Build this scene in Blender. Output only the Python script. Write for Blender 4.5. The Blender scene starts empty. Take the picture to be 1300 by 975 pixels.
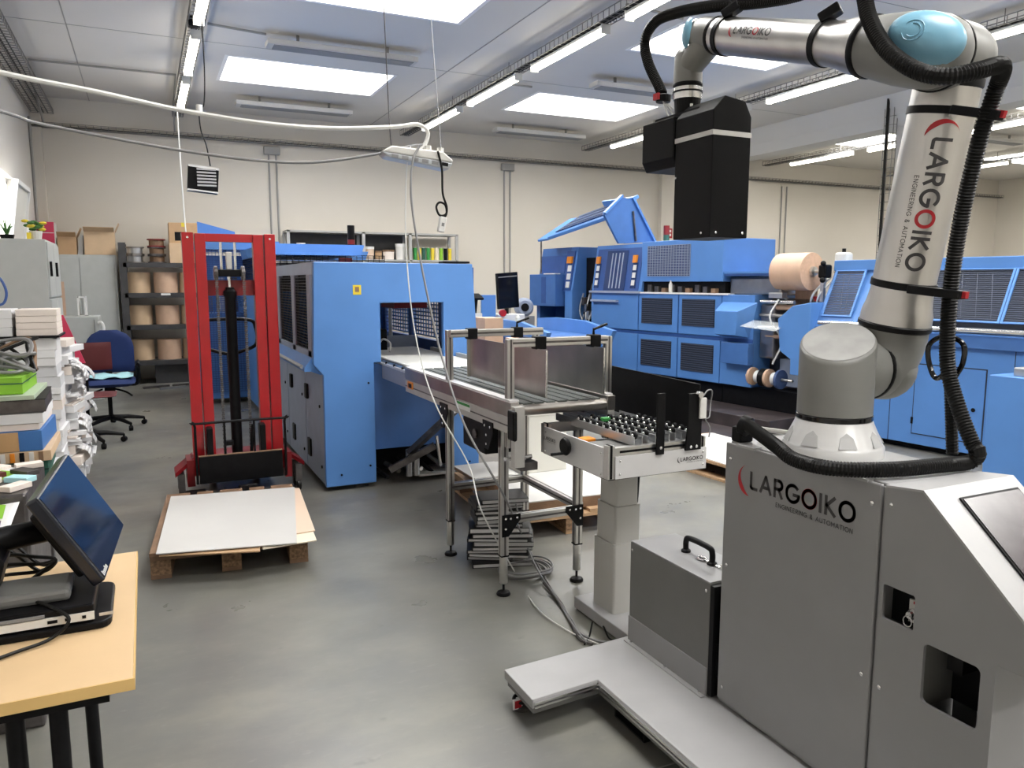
import bpy, bmesh, math, random
from mathutils import Vector, Matrix
random.seed(7)
C = bpy.context.scene.collection
S = bpy.context.scene
PI = math.pi

# ------------------------------------------------------------------ camera
FPX, CX, CY, EYE = 976.0, 650.0, 487.5, 1.55
YAW = math.atan2(467, math.hypot(976, 130)); PIT = math.atan2(130, 976)
CR = Vector((math.cos(YAW), -math.sin(YAW), 0))
CF = Vector((math.sin(YAW)*math.cos(PIT), math.cos(YAW)*math.cos(PIT), -math.sin(PIT)))
CU = CR.cross(CF)
CAM = Vector((0, 0, EYE))
cd = bpy.data.cameras.new('camera'); cam = bpy.data.objects.new('camera', cd); C.objects.link(cam)
cd.sensor_width = 36; cd.lens = FPX/1300*36; cd.clip_start = .05; cd.clip_end = 200
cam.matrix_world = Matrix(((CR.x, CU.x, -CF.x, CAM.x), (CR.y, CU.y, -CF.y, CAM.y), (CR.z, CU.z, -CF.z, CAM.z), (0, 0, 0, 1)))
S.camera = cam
def ray(x, y): return CF + CR*((x-CX)/FPX) + CU*((CY-y)/FPX)
def onz(x, y, z): d = ray(x, y); return CAM + d*((z-EYE)/d.z)
def onx(x, y, X): d = ray(x, y); return CAM + d*(X/d.x)
def ony(x, y, Y): d = ray(x, y); return CAM + d*(Y/d.y)

# ------------------------------------------------------------------ world, light, exposure
S.view_settings.view_transform = 'Standard'; S.view_settings.look = 'None'
S.view_settings.exposure = -0.12; S.view_settings.gamma = 1; S.view_settings.use_curve_mapping = False
w = bpy.data.worlds.new('world'); S.world = w; w.use_nodes = True
w.node_tree.nodes['Background'].inputs[0].default_value = (.75, .85, 1, 1)
w.node_tree.nodes['Background'].inputs[1].default_value = 1.5
CEIL = 4.25
SKYX = [(1.07, 3.14), (5.3, 7.39), (11.3, 13.4), (16.9, 19.0)]
SKYY = [(10.25, 11.47), (6.75, 7.95), (3.25, 4.45), (-.25, .95), (-3.75, -2.55)]
SKY_W, LAMP_E = 165.0, 15.0
def area(name, loc, sx, sy, watts, col, rot=(0, 0, 0)):
    l = bpy.data.lights.new(name, 'AREA'); l.shape = 'RECTANGLE'; l.size = sx; l.size_y = sy; l.energy = watts; l.color = col
    o = bpy.data.objects.new(name, l); C.objects.link(o); o.location = loc; o.rotation_euler = rot
    return o
for (a, b) in SKYX:
    for (c, d) in SKYY:
        area('skylight_daylight', ((a+b)/2, (c+d)/2, CEIL+.40), b-a-.1, d-c-.1, SKY_W, (1, .98, .945))
area('window_daylight', (-1.33, 10.6, 2.35), 1.0, 1.7, 30, (1, .98, .95), (0, -PI/2, 0))

# ------------------------------------------------------------------ materials
MATS = {}
def mat(name, col, rough=.5, metal=0, var=0, vscale=8, bump=0, bscale=60, emit=0, coat=0, alpha=1, trans=0, stretch=None, dirt=None, spec=.5):
    if name in MATS: return MATS[name]
    m = bpy.data.materials.new(name); m.use_nodes = True; MATS[name] = m
    nt = m.node_tree; b = nt.nodes['Principled BSDF']
    b.inputs['Base Color'].default_value = (*col, 1); b.inputs['Roughness'].default_value = rough
    b.inputs['Metallic'].default_value = metal; b.inputs['Coat Weight'].default_value = coat
    b.inputs['Specular IOR Level'].default_value = spec
    if trans: b.inputs['Transmission Weight'].default_value = trans
    if alpha < 1: b.inputs['Alpha'].default_value = alpha
    if emit:
        b.inputs['Emission Color'].default_value = (*col, 1); b.inputs['Emission Strength'].default_value = emit
    if var or bump:
        tc = nt.nodes.new('ShaderNodeTexCoord'); mp = nt.nodes.new('ShaderNodeMapping')
        if stretch: mp.inputs['Scale'].default_value = stretch
        nt.links.new(tc.outputs['Object'], mp.inputs[0])
    if var:
        n = nt.nodes.new('ShaderNodeTexNoise'); n.inputs['Scale'].default_value = vscale; n.inputs['Detail'].default_value = 5
        nt.links.new(mp.outputs[0], n.inputs['Vector'])
        mx = nt.nodes.new('ShaderNodeMix'); mx.data_type = 'RGBA'
        c2 = dirt if dirt else tuple(min(1, c*(1+var)) for c in col)
        c1 = col if dirt else tuple(c*(1-var) for c in col)
        mx.inputs[6].default_value = (*c1, 1); mx.inputs[7].default_value = (*c2, 1)
        cr = nt.nodes.new('ShaderNodeMapRange'); cr.inputs[1].default_value = .35; cr.inputs[2].default_value = .7
        if dirt: cr.inputs[4].default_value = var
        nt.links.new(n.outputs[0], cr.inputs[0]); nt.links.new(cr.outputs[0], mx.inputs[0])
        nt.links.new(mx.outputs[2], b.inputs['Base Color'])
    if bump:
        n2 = nt.nodes.new('ShaderNodeTexNoise'); n2.inputs['Scale'].default_value = bscale; n2.inputs['Detail'].default_value = 4
        nt.links.new(mp.outputs[0], n2.inputs['Vector'])
        bp = nt.nodes.new('ShaderNodeBump'); bp.inputs['Strength'].default_value = bump; bp.inputs['Distance'].default_value = .01
        nt.links.new(n2.outputs[0], bp.inputs['Height']); nt.links.new(bp.outputs[0], b.inputs['Normal'])
    return m
mat('blue', (.088, .232, .56), .38, var=.05, vscale=3)
mat('blue_dark', (.03, .085, .28), .4, var=.08)
mat('blue_glass', (.02, .045, .14), .15)
mat('blue_mid', (.055, .15, .40), .4, var=.05)
mat('bluegrey', (.30, .35, .46), .45, var=.05)
mat('grey_apron', (.25, .26, .33), .45)
mat('seam', (.02, .025, .04), .7)
mat('black', (.006, .006, .007), .42, var=.25, vscale=20, spec=.15)
mat('black_gloss', (.004, .004, .005), .12)
mat('black_rubber', (.006, .006, .006), .42, spec=.2)
mat('black_cover', (.006, .006, .0065), .36, bump=.12, bscale=400, spec=.1)
mat('alu', (.60, .59, .57), .33, 1, var=.06, vscale=6)
mat('alu_matte', (.55, .54, .52), .5, .7, var=.05)
mat('alu_bright', (.80, .80, .80), .22, 1)
mat('alu_tube', (.60, .59, .575), .36, 1, var=.06, vscale=14, stretch=(1, 1, .1))
mat('steel', (.40, .38, .36), .3, 1, var=.18, vscale=4, bump=.02, bscale=50)
mat('steel_dark', (.14, .13, .13), .4, .8, var=.3, vscale=15)
mat('zinc', (.55, .56, .57), .35, .9)
mat('cab_grey', (.26, .26, .265), .42, var=.04, vscale=5, bump=.02, bscale=700)
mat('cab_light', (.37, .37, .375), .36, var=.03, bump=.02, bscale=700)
mat('cab_dark', (.15, .15, .145), .45, var=.04)
mat('col_grey', (.47, .465, .44), .4)
mat('arm_grey', (.19, .19, .18), .42, var=.05)
mat('pocket_shade', (.42, .42, .42), .6)
mat('arm_cap', (.33, .33, .32), .5, var=.12, vscale=12)
mat('arm_light', (.70, .70, .70), .34, .25)
mat('cap_blue', (.17, .37, .50), .32)
mat('logo_dark', (.045, .043, .045), .5)
mat('logo_red', (.42, .012, .02), .45)
mat('white', (.80, .80, .79), .45)
mat('offwhite', (.70, .69, .66), .5)
mat('plate_white', (.66, .655, .66), .35, .1, var=.03)
mat('belt_white', (.62, .62, .59), .5, var=.05)
mat('red', (.38, .007, .012), .3, var=.06, coat=.2)
mat('red_dark', (.20, .006, .01), .4, var=.1)
mat('red_pink', (.55, .03, .09), .45)
mat('wood', (.42, .27, .15), .65, var=.22, vscale=6, stretch=(1, 12, 12), bump=.08, bscale=40)
mat('wood_dark', (.22, .13, .075), .7, var=.25, vscale=6, bump=.08, bscale=40)
mat('wood_end', (.26, .16, .09), .8, var=.45, vscale=60)
mat('table_top', (.66, .47, .27), .42, var=.04, vscale=5)
mat('table_edge', (.66, .44, .17), .45)
mat('sheet_white', (.56, .555, .54), .55, var=.03, vscale=2)
mat('sheet_board', (.72, .55, .42), .6)
mat('cream', (.78, .70, .56), .6)
mat('paper', (.72, .72, .73), .65, bump=.05, bscale=200)
mat('paper_warm', (.78, .70, .64), .65)
mat('paper_grey', (.58, .59, .61), .65)
mat('card', (.48, .31, .17), .65, var=.06)
mat('card_light', (.58, .42, .27), .65, var=.05)
mat('kraft', (.56, .38, .27), .55, var=.05, vscale=10)
mat('kraft_face', (.60, .40, .28), .6, var=.07, vscale=30)
mat('tape', (.75, .60, .05), .4)
mat('shelf_dark', (.045, .045, .048), .5, var=.15)
mat('shelf_grey', (.40, .40, .39), .5)
mat('locker', (.44, .46, .45), .4, var=.03)
mat('locker_gap', (.10, .105, .10), .6)
mat('chair_blue', (.008, .025, .115), .85, bump=.2, bscale=600)
mat('maroon', (.10, .013, .015), .6)
mat('cyan_cloth', (.42, .72, .78), .7)
mat('yellow', (.75, .58, .04), .5)
mat('orange', (.75, .25, .02), .45)
mat('green', (.03, .26, .05), .5)
mat('green_lime', (.22, .48, .03), .5)
mat('green_dark', (.02, .10, .07), .5)
mat('leaf', (.05, .16, .03), .6)
mat('sage', (.42, .50, .38), .5)
mat('book_blue', (.05, .17, .45), .45)
mat('book_tan', (.52, .32, .15), .55)
mat('book_black', (.012, .012, .014), .45)
mat('page', (.60, .60, .60), .7, bump=.2, bscale=250)
mat('purple', (.07, .02, .06), .5)
mat('cable_grey', (.22, .22, .225), .5)
mat('cable_white', (.68, .68, .66), .5)
mat('conduit', (.30, .295, .28), .5)
mat('tray_metal', (.22, .215, .205), .5, .4)
mat('lamp_body', (.60, .60, .58), .5)
mat('heater_body', (.50, .49, .47), .5)
mat('heater_face', (.20, .21, .22), .5)
mat('clear_grey', (.55, .57, .60), .3, alpha=.75)
mat('blue_reel', (.05, .09, .22), .3)
mat('glass_clear', (.9, .95, .95), .05, alpha=.25)
mat('plinth', (.045, .036, .036), .35, var=.4, vscale=5)
mat('tube_light', (1, .93, .80), .5, emit=LAMP_E)
mat('sky_pane', (1, .99, .97), .4, emit=1.0)
mat('well', (.80, .80, .80), .6)
mat('skyframe', (.74, .74, .73), .5)
mat('screen_blue', (.004, .012, .035), .07, spec=.7)
mat('screen_lit', (.02, .055, .16), .12)
mat('bezel', (.010, .012, .020), .2)
mat('screen_grey', (.08, .07, .075), .25, var=.25, vscale=5)
mat('skin_pale', (.64, .63, .58), .5)

# ------------------------------------------------------------------ mesh builder
class MB:
    def __init__(s): s.v = []; s.f = []
    def add(s, vs, fs):
        n = len(s.v); s.v += [tuple(q) for q in vs]; s.f += [tuple(i+n for i in f) for f in fs]; return s
    def box(s, x0, x1, y0, y1, z0, z1):
        vs = [(x, y, z) for z in (z0, z1) for y in (y0, y1) for x in (x0, x1)]
        return s.add(vs, [(0, 2, 3, 1), (4, 5, 7, 6), (0, 1, 5, 4), (2, 6, 7, 3), (0, 4, 6, 2), (1, 3, 7, 5)])
    def hexa(s, a, b):
        # two quads (4 points each) joined
        vs = list(a)+list(b)
        return s.add(vs, [(3, 2, 1, 0), (4, 5, 6, 7)]+[(i, (i+1) % 4, 4+(i+1) % 4, 4+i) for i in range(4)])
    def slab(s, quad, t):
        q = [Vector(p) for p in quad]; n = (q[1]-q[0]).cross(q[3]-q[0]).normalized()*t
        return s.hexa([p for p in q], [p+n for p in q])
    def bar(s, p, q, wd, ht, up=(0, 0, 1)):
        p = Vector(p); q = Vector(q); d = (q-p).normalized(); u = Vector(up)
        if abs(d.dot(u)) > .95: u = Vector((0, 1, 0))
        r = d.cross(u).normalized(); u = r.cross(d)
        k = [r*wd/2+u*ht/2, -r*wd/2+u*ht/2, -r*wd/2-u*ht/2, r*wd/2-u*ht/2]
        return s.hexa([p+a for a in k], [q+a for a in k])
    def prism(s, poly, axis, a, b):
        # poly: list of 2D points, axis 'x': (y,z), 'y': (x,z), 'z': (x,y)
        def P(p, t): return {'x': (t, p[0], p[1]), 'y': (p[0], t, p[1]), 'z': (p[0], p[1], t)}[axis]
        n = len(poly); vs = [P(p, a) for p in poly]+[P(p, b) for p in poly]
        return s.add(vs, [tuple(range(n))[::-1], tuple(range(n, 2*n))]+[(i, (i+1) % n, n+(i+1) % n, n+i) for i in range(n)])
    def tube(s, pts, r, n=8, caps=True, closed=False):
        pts = [Vector(p) for p in pts]; m = len(pts)
        rr = r if isinstance(r, (list, tuple)) else [r]*m
        vs = []; up = None
        for i, p in enumerate(pts):
            if closed: d = pts[(i+1) % m]-pts[i-1]
            else: d = pts[min(i+1, m-1)]-pts[max(i-1, 0)]
            d = d.normalized() if d.length > 1e-9 else Vector((0, 0, 1))
            if up is None: up = Vector((0, 0, 1)) if abs(d.z) < .9 else Vector((1, 0, 0))
            a = d.cross(up)
            if a.length < 1e-6: a = d.orthogonal()
            a.normalize(); up = a.cross(d)
            for k in range(n):
                t = 2*PI*k/n; vs.append(p+(a*math.cos(t)+up*math.sin(t))*rr[i])
        fs = []
        for i in range(m if closed else m-1):
            j = (i+1) % m
            fs += [(i*n+k, i*n+(k+1) % n, j*n+(k+1) % n, j*n+k) for k in range(n)]
        if caps and not closed: fs += [tuple(range(n))[::-1], tuple(range((m-1)*n, m*n))]
        return s.add(vs, fs)
    def lathe(s, prof, o, ax=(0, 0, 1), n=24, cap=True):
        # prof: list of (radius, height along axis)
        o = Vector(o); ax = Vector(ax).normalized(); a = ax.orthogonal().normalized(); b = ax.cross(a); m = len(prof)
        vs = [o+ax*h+(a*math.cos(2*PI*k/n)+b*math.sin(2*PI*k/n))*r for (r, h) in prof for k in range(n)]
        fs = [(i*n+k, i*n+(k+1) % n, (i+1)*n+(k+1) % n, (i+1)*n+k) for i in range(m-1) for k in range(n)]
        if cap: fs += [tuple(range(n))[::-1], tuple(range((m-1)*n, m*n))]
        return s.add(vs, fs)
    def cyl(s, p, q, r, n=16): p = Vector(p); q = Vector(q); return s.lathe([(r, 0), (r, (q-p).length)], p, q-p, n)
    def ball(s, o, r, n=12, sc=(1, 1, 1)):
        k = n//2; vs = []; fs = []
        for i in range(k+1):
            t = PI*i/k
            for j in range(n):
                u = 2*PI*j/n; vs.append((o[0]+r*sc[0]*math.sin(t)*math.cos(u), o[1]+r*sc[1]*math.sin(t)*math.sin(u), o[2]+r*sc[2]*math.cos(t)))
        fs = [(i*n+j, (i+1)*n+j, (i+1)*n+(j+1) % n, i*n+(j+1) % n) for i in range(k) for j in range(n)]
        return s.add(vs, fs)
    def xf(s, M):
        s.v = [tuple(M @ Vector(q)) for q in s.v]; return s
    def mesh(s, name, m, smooth=False):
        me = bpy.data.meshes.new(name); me.from_pydata(s.v, [], s.f); me.update()
        bm = bmesh.new(); bm.from_mesh(me); bmesh.ops.remove_doubles(bm, verts=bm.verts, dist=1e-6)
        bmesh.ops.recalc_face_normals(bm, faces=bm.faces); bm.to_mesh(me); bm.free()
        me.materials.append(MATS[m])
        if smooth:
            for p in me.polygons: p.use_smooth = True
        return me
    def build(s, name, m, parent=None, smooth=False, bev=0, local=False, kind=None, label=None, ang=40):
        me = s.mesh(name, m, smooth); o = bpy.data.objects.new(name, me); C.objects.link(o)
        if smooth:
            me.set_sharp_from_angle(angle=math.radians(ang))
        if bev:
            md = o.modifiers.new('bevel', 'BEVEL'); md.width = bev; md.segments = 2; md.limit_method = 'ANGLE'; md.angle_limit = math.radians(35)
        if parent:
            o.parent = parent
            if not local:
                q = parent; M = Matrix.Identity(4)
                while q: M = q.matrix_parent_inverse @ (Matrix.LocRotScale(q.location, q.rotation_euler, q.scale)) @ M if not q.parent else q.matrix_parent_inverse @ Matrix.LocRotScale(q.location, q.rotation_euler, q.scale) @ M; q = q.parent
                o.matrix_parent_inverse = M.inverted()
        if kind: o['kind'] = kind
        if label: o['label'] = label
        return o
def tag(o, label, cat, group=None, kind=None):
    o['label'] = label; o['category'] = cat
    if group: o['group'] = group
    if kind: o['kind'] = kind
    return o
def thing(name, label, cat, loc=(0, 0, 0), rz=0, group=None):
    o = bpy.data.objects.new(name, None); C.objects.link(o); o.empty_display_size = .1
    o.location = loc; o.rotation_euler = (0, 0, rz); return tag(o, label, cat, group)
def struct(name, mb, m, label=None, parent=None, **k):
    o = mb.build(name, m, parent, **k); o['kind'] = 'structure'
    if label: o['label'] = label
    return o
def kids(o): return [c for c in bpy.data.objects if c.parent == o]
def dup(root, loc, rz=None, label=None, parent=None):
    r = root.copy(); C.objects.link(r)
    if parent is None:
        r.location = loc
        if rz is not None: r.rotation_euler = (0, 0, rz)
    else: r.parent = parent; r.matrix_parent_inverse = root.matrix_parent_inverse.copy()
    if label: r['label'] = label
    for c in root.children: dup(c, None, parent=r)
    return r
def lerp(a, b, t): return a+(b-a)*t
def smooth_path(pts, n=12):
    # Catmull-Rom through the points
    P = [Vector(p) for p in pts]; P = [P[0]*2-P[1]]+P+[P[-1]*2-P[-2]]; out = []
    for i in range(1, len(P)-2):
        a, b, c, d = P[i-1:i+3]
        for k in range(n):
            t = k/n
            out.append(.5*((2*b)+(c-a)*t+(2*a-5*b+4*c-d)*t*t+(3*b-a-3*c+d)*t**3))
    out.append(P[-2]); return out
def resample(pts, step):
    out = [pts[0].copy()]; acc = 0
    for a, b in zip(pts, pts[1:]):
        L = (b-a).length
        if L < 1e-9: continue
        t = step-acc
        while t <= L: out.append(a+(b-a)*(t/L)); t += step
        acc = (acc+L) % step
    return out
def hosemesh(pts, r, pitch=.008, n=12):
    p = resample(smooth_path(pts, 16), pitch/2)
    return MB().tube(p, [r if i % 2 else r*.86 for i in range(len(p))], n)

# ------------------------------------------------------------------ lettering made of strokes
def arc(cx, cy, rx, ry, a0, a1, n=18): return [(cx+rx*math.cos(math.radians(a0+(a1-a0)*i/n)), cy+ry*math.sin(math.radians(a0+(a1-a0)*i/n))) for i in range(n+1)]
GL = {
 'L': (.58, [[(0, 1), (0, .14)]+arc(.14, .14, .14, .14, 180, 270, 4)+[(.52, 0)]]),
 'A': (.92, [[(0, 0), (.42, 1), (.84, 0)], [(.27, .3), (.70, .3)]]),
 'R': (.66, [[(0, 0), (0, 1), (.3, 1)]+arc(.3, .74, .27, .26, 90, -90, 10)+[(0, .48)], [(.3, .48), (.58, 0)]]),
 'G': (.98, [arc(.5, .5, .48, .5, 45, 350, 22)+[(.97, .45), (.58, .45)]]),
 'O': (1.04, [arc(.5, .5, .48, .5, 0, 360, 28)]),
 'I': (.14, [[(.02, 0), (.02, 1)]]),
 'K': (.68, [[(0, 0), (0, 1)], [(.58, 1), (.06, .5), (.62, 0)]]),
 'E': (.6, [[(.5, 1), (0, 1), (0, 0), (.5, 0)], [(0, .5), (.44, .5)]]),
 'N': (.78, [[(0, 0), (0, 1), (.66, 0), (.66, 1)]]),
 'U': (.76, [[(0, 1), (0, .32)]+arc(.32, .32, .32, .32, 180, 360, 10)+[(.64, 1)]]),
 'T': (.66, [[(0, 1), (.62, 1)], [(.31, 1), (.31, 0)]]),
 'M': (.9, [[(0, 0), (0, 1), (.4, .35), (.8, 1), (.8, 0)]]),
 '&': (.78, [[(.66, 0), (.14, .72)]+arc(.32, .8, .19, .2, 205, -20, 8)+[(.08, .38)]+arc(.3, .24, .24, .24, 160, 320, 8)+[(.66, .42)]]),
 ' ': (.4, []),
}
def strokes(text, x0, y0, h, wd, sp=.2, sub=.3):
    quads = {}; x = x0; oi = 0
    for ci, ch in enumerate(text):
        adv, pl = GL[ch]; key = ci; quads[key] = []
        for line in pl:
            for (a, b) in zip(line, line[1:]):
                ax, ay, bx, by = x+a[0]*h, y0+a[1]*h, x+b[0]*h, y0+b[1]*h
                L = math.hypot(bx-ax, by-ay)
                if L < 1e-7: continue
                dx, dy = (bx-ax)/L, (by-ay)/L; e = wd*.35
                ax -= dx*e; ay -= dy*e; bx += dx*e; by += dy*e
                k = max(1, int((L+2*e)/(h*sub)))
                for i in range(k):
                    p = (lerp(ax, bx, i/k), lerp(ay, by, i/k)); q = (lerp(ax, bx, (i+1)/k), lerp(ay, by, (i+1)/k))
                    n = (-dy*wd/2, dx*wd/2)
                    quads[key].append([(p[0]+n[0], p[1]+n[1]), (q[0]+n[0], q[1]+n[1]), (q[0]-n[0], q[1]-n[1]), (p[0]-n[0], p[1]-n[1])])
        x += adv*h+sp*h
    return quads, x-sp*h
def logo(parent, fn, W, mono=False, sub=True):
    """LARGOIKO with crescent and ENGINEERING & AUTOMATION; fn(u,v) -> point, whole mark W wide, crescent's left edge at u=0, baseline v=0"""
    q, xe = strokes('LARGOIKO', 0, 0, 1, .20, .27)
    k = (W*.87)/xe; h = k
    dark = MB(); red = MB()
    def put(mb, qs):
        for c in qs: mb.add([fn(W*.13+p[0]*k, p[1]*k) for p in c], [(0, 1, 2, 3)])
    ring = MB()
    for i, qs in q.items(): put(ring if (i == 4 and not mono) else dark, qs)
    # crescent
    n = 16; prev = None
    for i in range(n+1):
        t = i/n; a = math.radians(lerp(108, 272, t)); th = .34*math.sin(PI*t**1.5)
        o = (1.06+1.05*math.cos(a), .42+1.0*math.sin(a)); ii = (1.06+(1.05-th)*math.cos(a), .42+(1.0-th)*math.sin(a))
        cur = (fn(o[0]*k*.95, o[1]*k), fn(ii[0]*k*.95, ii[1]*k))
        if prev: (dark if mono else red).add([prev[0], cur[0], cur[1], prev[1]], [(0, 1, 2, 3)])
        prev = cur
    q2, x2 = strokes('ENGINEERING & AUTOMATION', 0, 0, 1, .16, .26)
    k2 = W*.62/x2
    for qs in q2.values():
        for c in qs: dark.add([fn(W*.37+p[0]*k2, p[1]*k2-h*.62) for p in c], [(0, 1, 2, 3)])
    dark.build('lettering', 'logo_dark', parent, kind='stuff')
    if not mono: red.build('red_crescent', 'logo_red', parent); ring.build('red_letter', 'logo_red', parent)
# ================================================================== the hall
XL, XR, YB, YF = -1.38, 21.0, 13.6, -5.0
def surf(name, col, col2, scale, rough, bump=0, bscale=30, r2=None, stain=None, stretch=None):
    m = bpy.data.materials.new(name); m.use_nodes = True; MATS[name] = m; nt = m.node_tree; b = nt.nodes['Principled BSDF']; N = nt.nodes.new; K = nt.links.new
    tc = N('ShaderNodeTexCoord'); mp = N('ShaderNodeMapping'); K(tc.outputs['Object'], mp.inputs[0])
    if stretch: mp.inputs['Scale'].default_value = stretch
    n1 = N('ShaderNodeTexNoise'); n1.inputs['Scale'].default_value = scale; n1.inputs['Detail'].default_value = 4; n1.inputs['Roughness'].default_value = .55; K(mp.outputs[0], n1.inputs['Vector'])
    r = N('ShaderNodeMapRange'); r.inputs[1].default_value = .2; r.inputs[2].default_value = .8; K(n1.outputs[0], r.inputs[0])
    mx = N('ShaderNodeMix'); mx.data_type = 'RGBA'; mx.inputs[6].default_value = (*col, 1); mx.inputs[7].default_value = (*col2, 1); K(r.outputs[0], mx.inputs[0])
    out = mx.outputs[2]
    if stain:
        n2 = N('ShaderNodeTexNoise'); n2.inputs['Scale'].default_value = scale*2.3; n2.inputs['Detail'].default_value = 3; n2.inputs['Distortion'].default_value = .4; K(mp.outputs[0], n2.inputs['Vector'])
        rr = N('ShaderNodeMapRange'); rr.inputs[1].default_value = .5; rr.inputs[2].default_value = .85; rr.inputs[4].default_value = .35; K(n2.outputs[0], rr.inputs[0])
        m2 = N('ShaderNodeMix'); m2.data_type = 'RGBA'; m2.inputs[7].default_value = (*stain, 1); K(out, m2.inputs[6]); K(rr.outputs[0], m2.inputs[0]); out = m2.outputs[2]
    K(out, b.inputs['Base Color']); b.inputs['Roughness'].default_value = rough
    if r2:
        q = N('ShaderNodeMapRange'); q.inputs[1].default_value = .3; q.inputs[2].default_value = .7; q.inputs[3].default_value = rough; q.inputs[4].default_value = r2; K(n1.outputs[0], q.inputs[0]); K(q.outputs[0], b.inputs['Roughness'])
    if bump:
        n3 = N('ShaderNodeTexNoise'); n3.inputs['Scale'].default_value = bscale; n3.inputs['Detail'].default_value = 4; K(mp.outputs[0], n3.inputs['Vector'])
        bp = N('ShaderNodeBump'); bp.inputs['Strength'].default_value = bump; bp.inputs['Distance'].default_value = .01; K(n3.outputs[0], bp.inputs['Height']); K(bp.outputs[0], b.inputs['Normal'])
    return m
def floor_mat():
    m = bpy.data.materials.new('floor_concrete'); m.use_nodes = True; MATS['floor_concrete'] = m; nt = m.node_tree; b = nt.nodes['Principled BSDF']; N = nt.nodes.new; K = nt.links.new
    tc = N('ShaderNodeTexCoord')
    def noise(sc, det, rg, stretch=(1, 1, 1), off=0):
        mp = N('ShaderNodeMapping'); mp.inputs['Scale'].default_value = stretch; mp.inputs['Location'].default_value = (off, off*.7, 0); K(tc.outputs['Object'], mp.inputs[0])
        n = N('ShaderNodeTexNoise'); n.inputs['Scale'].default_value = sc; n.inputs['Detail'].default_value = det; n.inputs['Roughness'].default_value = .6; K(mp.outputs[0], n.inputs['Vector'])
        r = N('ShaderNodeMapRange'); r.interpolation_type = 'SMOOTHSTEP'; r.inputs[1].default_value, r.inputs[2].default_value = rg; K(n.outputs[0], r.inputs[0]); return r.outputs[0]
    def mix(a, bcol, f, amt):
        mu = N('ShaderNodeMath'); mu.operation = 'MULTIPLY'; mu.inputs[1].default_value = amt; K(f, mu.inputs[0])
        x = N('ShaderNodeMix'); x.data_type = 'RGBA'; x.inputs[7].default_value = (*bcol, 1); K(mu.outputs[0], x.inputs[0])
        if isinstance(a, tuple): x.inputs[6].default_value = (*a, 1)
        else: K(a, x.inputs[6])
        return x.outputs[2]
    c = mix((.160, .160, .142), (.122, .122, .122), noise(.55, 3, (.25, .75)), 1)
    c = mix(c, (.22, .215, .18), noise(1.7, 6, (.35, .8), (1, 1.6, 1), 5), .75)
    c = mix(c, (.11, .088, .072), noise(.42, 4, (.52, .78), (1, 1, 1), 11), .65)
    c = mix(c, (.06, .06, .06), noise(5.5, 3, (.66, .76), (1, 1, 1), 3), .45)
    c = mix(c, (.23, .225, .21), noise(14, 5, (.55, .8), (1, 2.5, 1), 8), .35)
    K(c, b.inputs['Base Color'])
    ro = N('ShaderNodeMapRange'); ro.inputs[3].default_value = .27; ro.inputs[4].default_value = .40; K(noise(2.2, 5, (.3, .7), (1, 1, 1), 2), ro.inputs[0]); K(ro.outputs[0], b.inputs['Roughness'])
floor_mat()
surf('wall_paint', (.60, .56, .49), (.66, .62, .55), .6, .7, .04, 40)
surf('wall_white', (.62, .595, .56), (.68, .655, .62), .6, .7, .04, 40)
surf('ceiling_paint', (.60, .58, .545), (.66, .635, .60), .5, .75, .03, 30)
surf('beam_paint', (.58, .575, .56), (.64, .635, .62), .5, .7, .03, 30)
struct('floor', MB().box(XL-.2, XR+.2, YF-.2, YB+.2, -.1, 0), 'floor_concrete', 'polished grey concrete floor with stains')
# sawn joints in the concrete
j = MB()
for X in (10.8,): j.box(X, X+.006, YF, YB, 0, .0012)
for Y in (1.86,): j.box(XL, XR, Y, Y+.006, 0, .0012)
struct('trim_1', j, 'conduit', 'thin sawn joints in the concrete floor')
struct('wall_back', MB().box(XL, XR, YB, YB+.2, 0, CEIL), 'wall_paint', 'cream painted back wall of the hall')
struct('wall_right', MB().box(XR, XR+.2, YF, YB+.2, 0, CEIL), 'wall_paint', 'cream painted far right wall')
struct('wall_front', MB().box(XL, XR, YF-.2, YF, 0, CEIL), 'wall_paint', 'cream wall behind the viewer')
# left wall with a window hole
WY0, WY1, WZ0, WZ1 = 9.75, 11.45, 1.75, 2.8
wl = MB()
wl.box(XL-.2, XL, YF, WY0, 0, CEIL).box(XL-.2, XL, WY1, YB+.2, 0, CEIL).box(XL-.2, XL, WY0, WY1, 0, WZ0).box(XL-.2, XL, WY0, WY1, WZ1, CEIL)
struct('wall_left', wl, 'wall_white', 'cream painted left wall with a high window')
# ceiling with skylight holes
xs = sorted([XL, XR]+[q for p in SKYX for q in p]); ys = sorted([YF, YB]+[q for p in SKYY for q in p])
ce = MB()
for i in range(len(xs)-1):
    for k in range(len(ys)-1):
        mx_, my_ = (xs[i]+xs[i+1])/2, (ys[k]+ys[k+1])/2
        if any(a < mx_ < b for a, b in SKYX) and any(a < my_ < b for a, b in SKYY): continue
        ce.box(xs[i], xs[i+1], ys[k], ys[k+1], CEIL, CEIL+.02)
struct('ceiling', ce, 'ceiling_paint', 'flat grey-white ceiling slab pierced by skylights')
j = MB()
for X in (-.6, 3.7, 8.6): j.box(X, X+.012, YF, YB, CEIL-.004, CEIL)
for Y in (1.2, 5.6, 9.75): j.box(XL, XR, Y, Y+.008, CEIL-.003, CEIL)
struct('trim_2', j, 'conduit', 'thin joints between the ceiling slabs')
wn = 0
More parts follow.
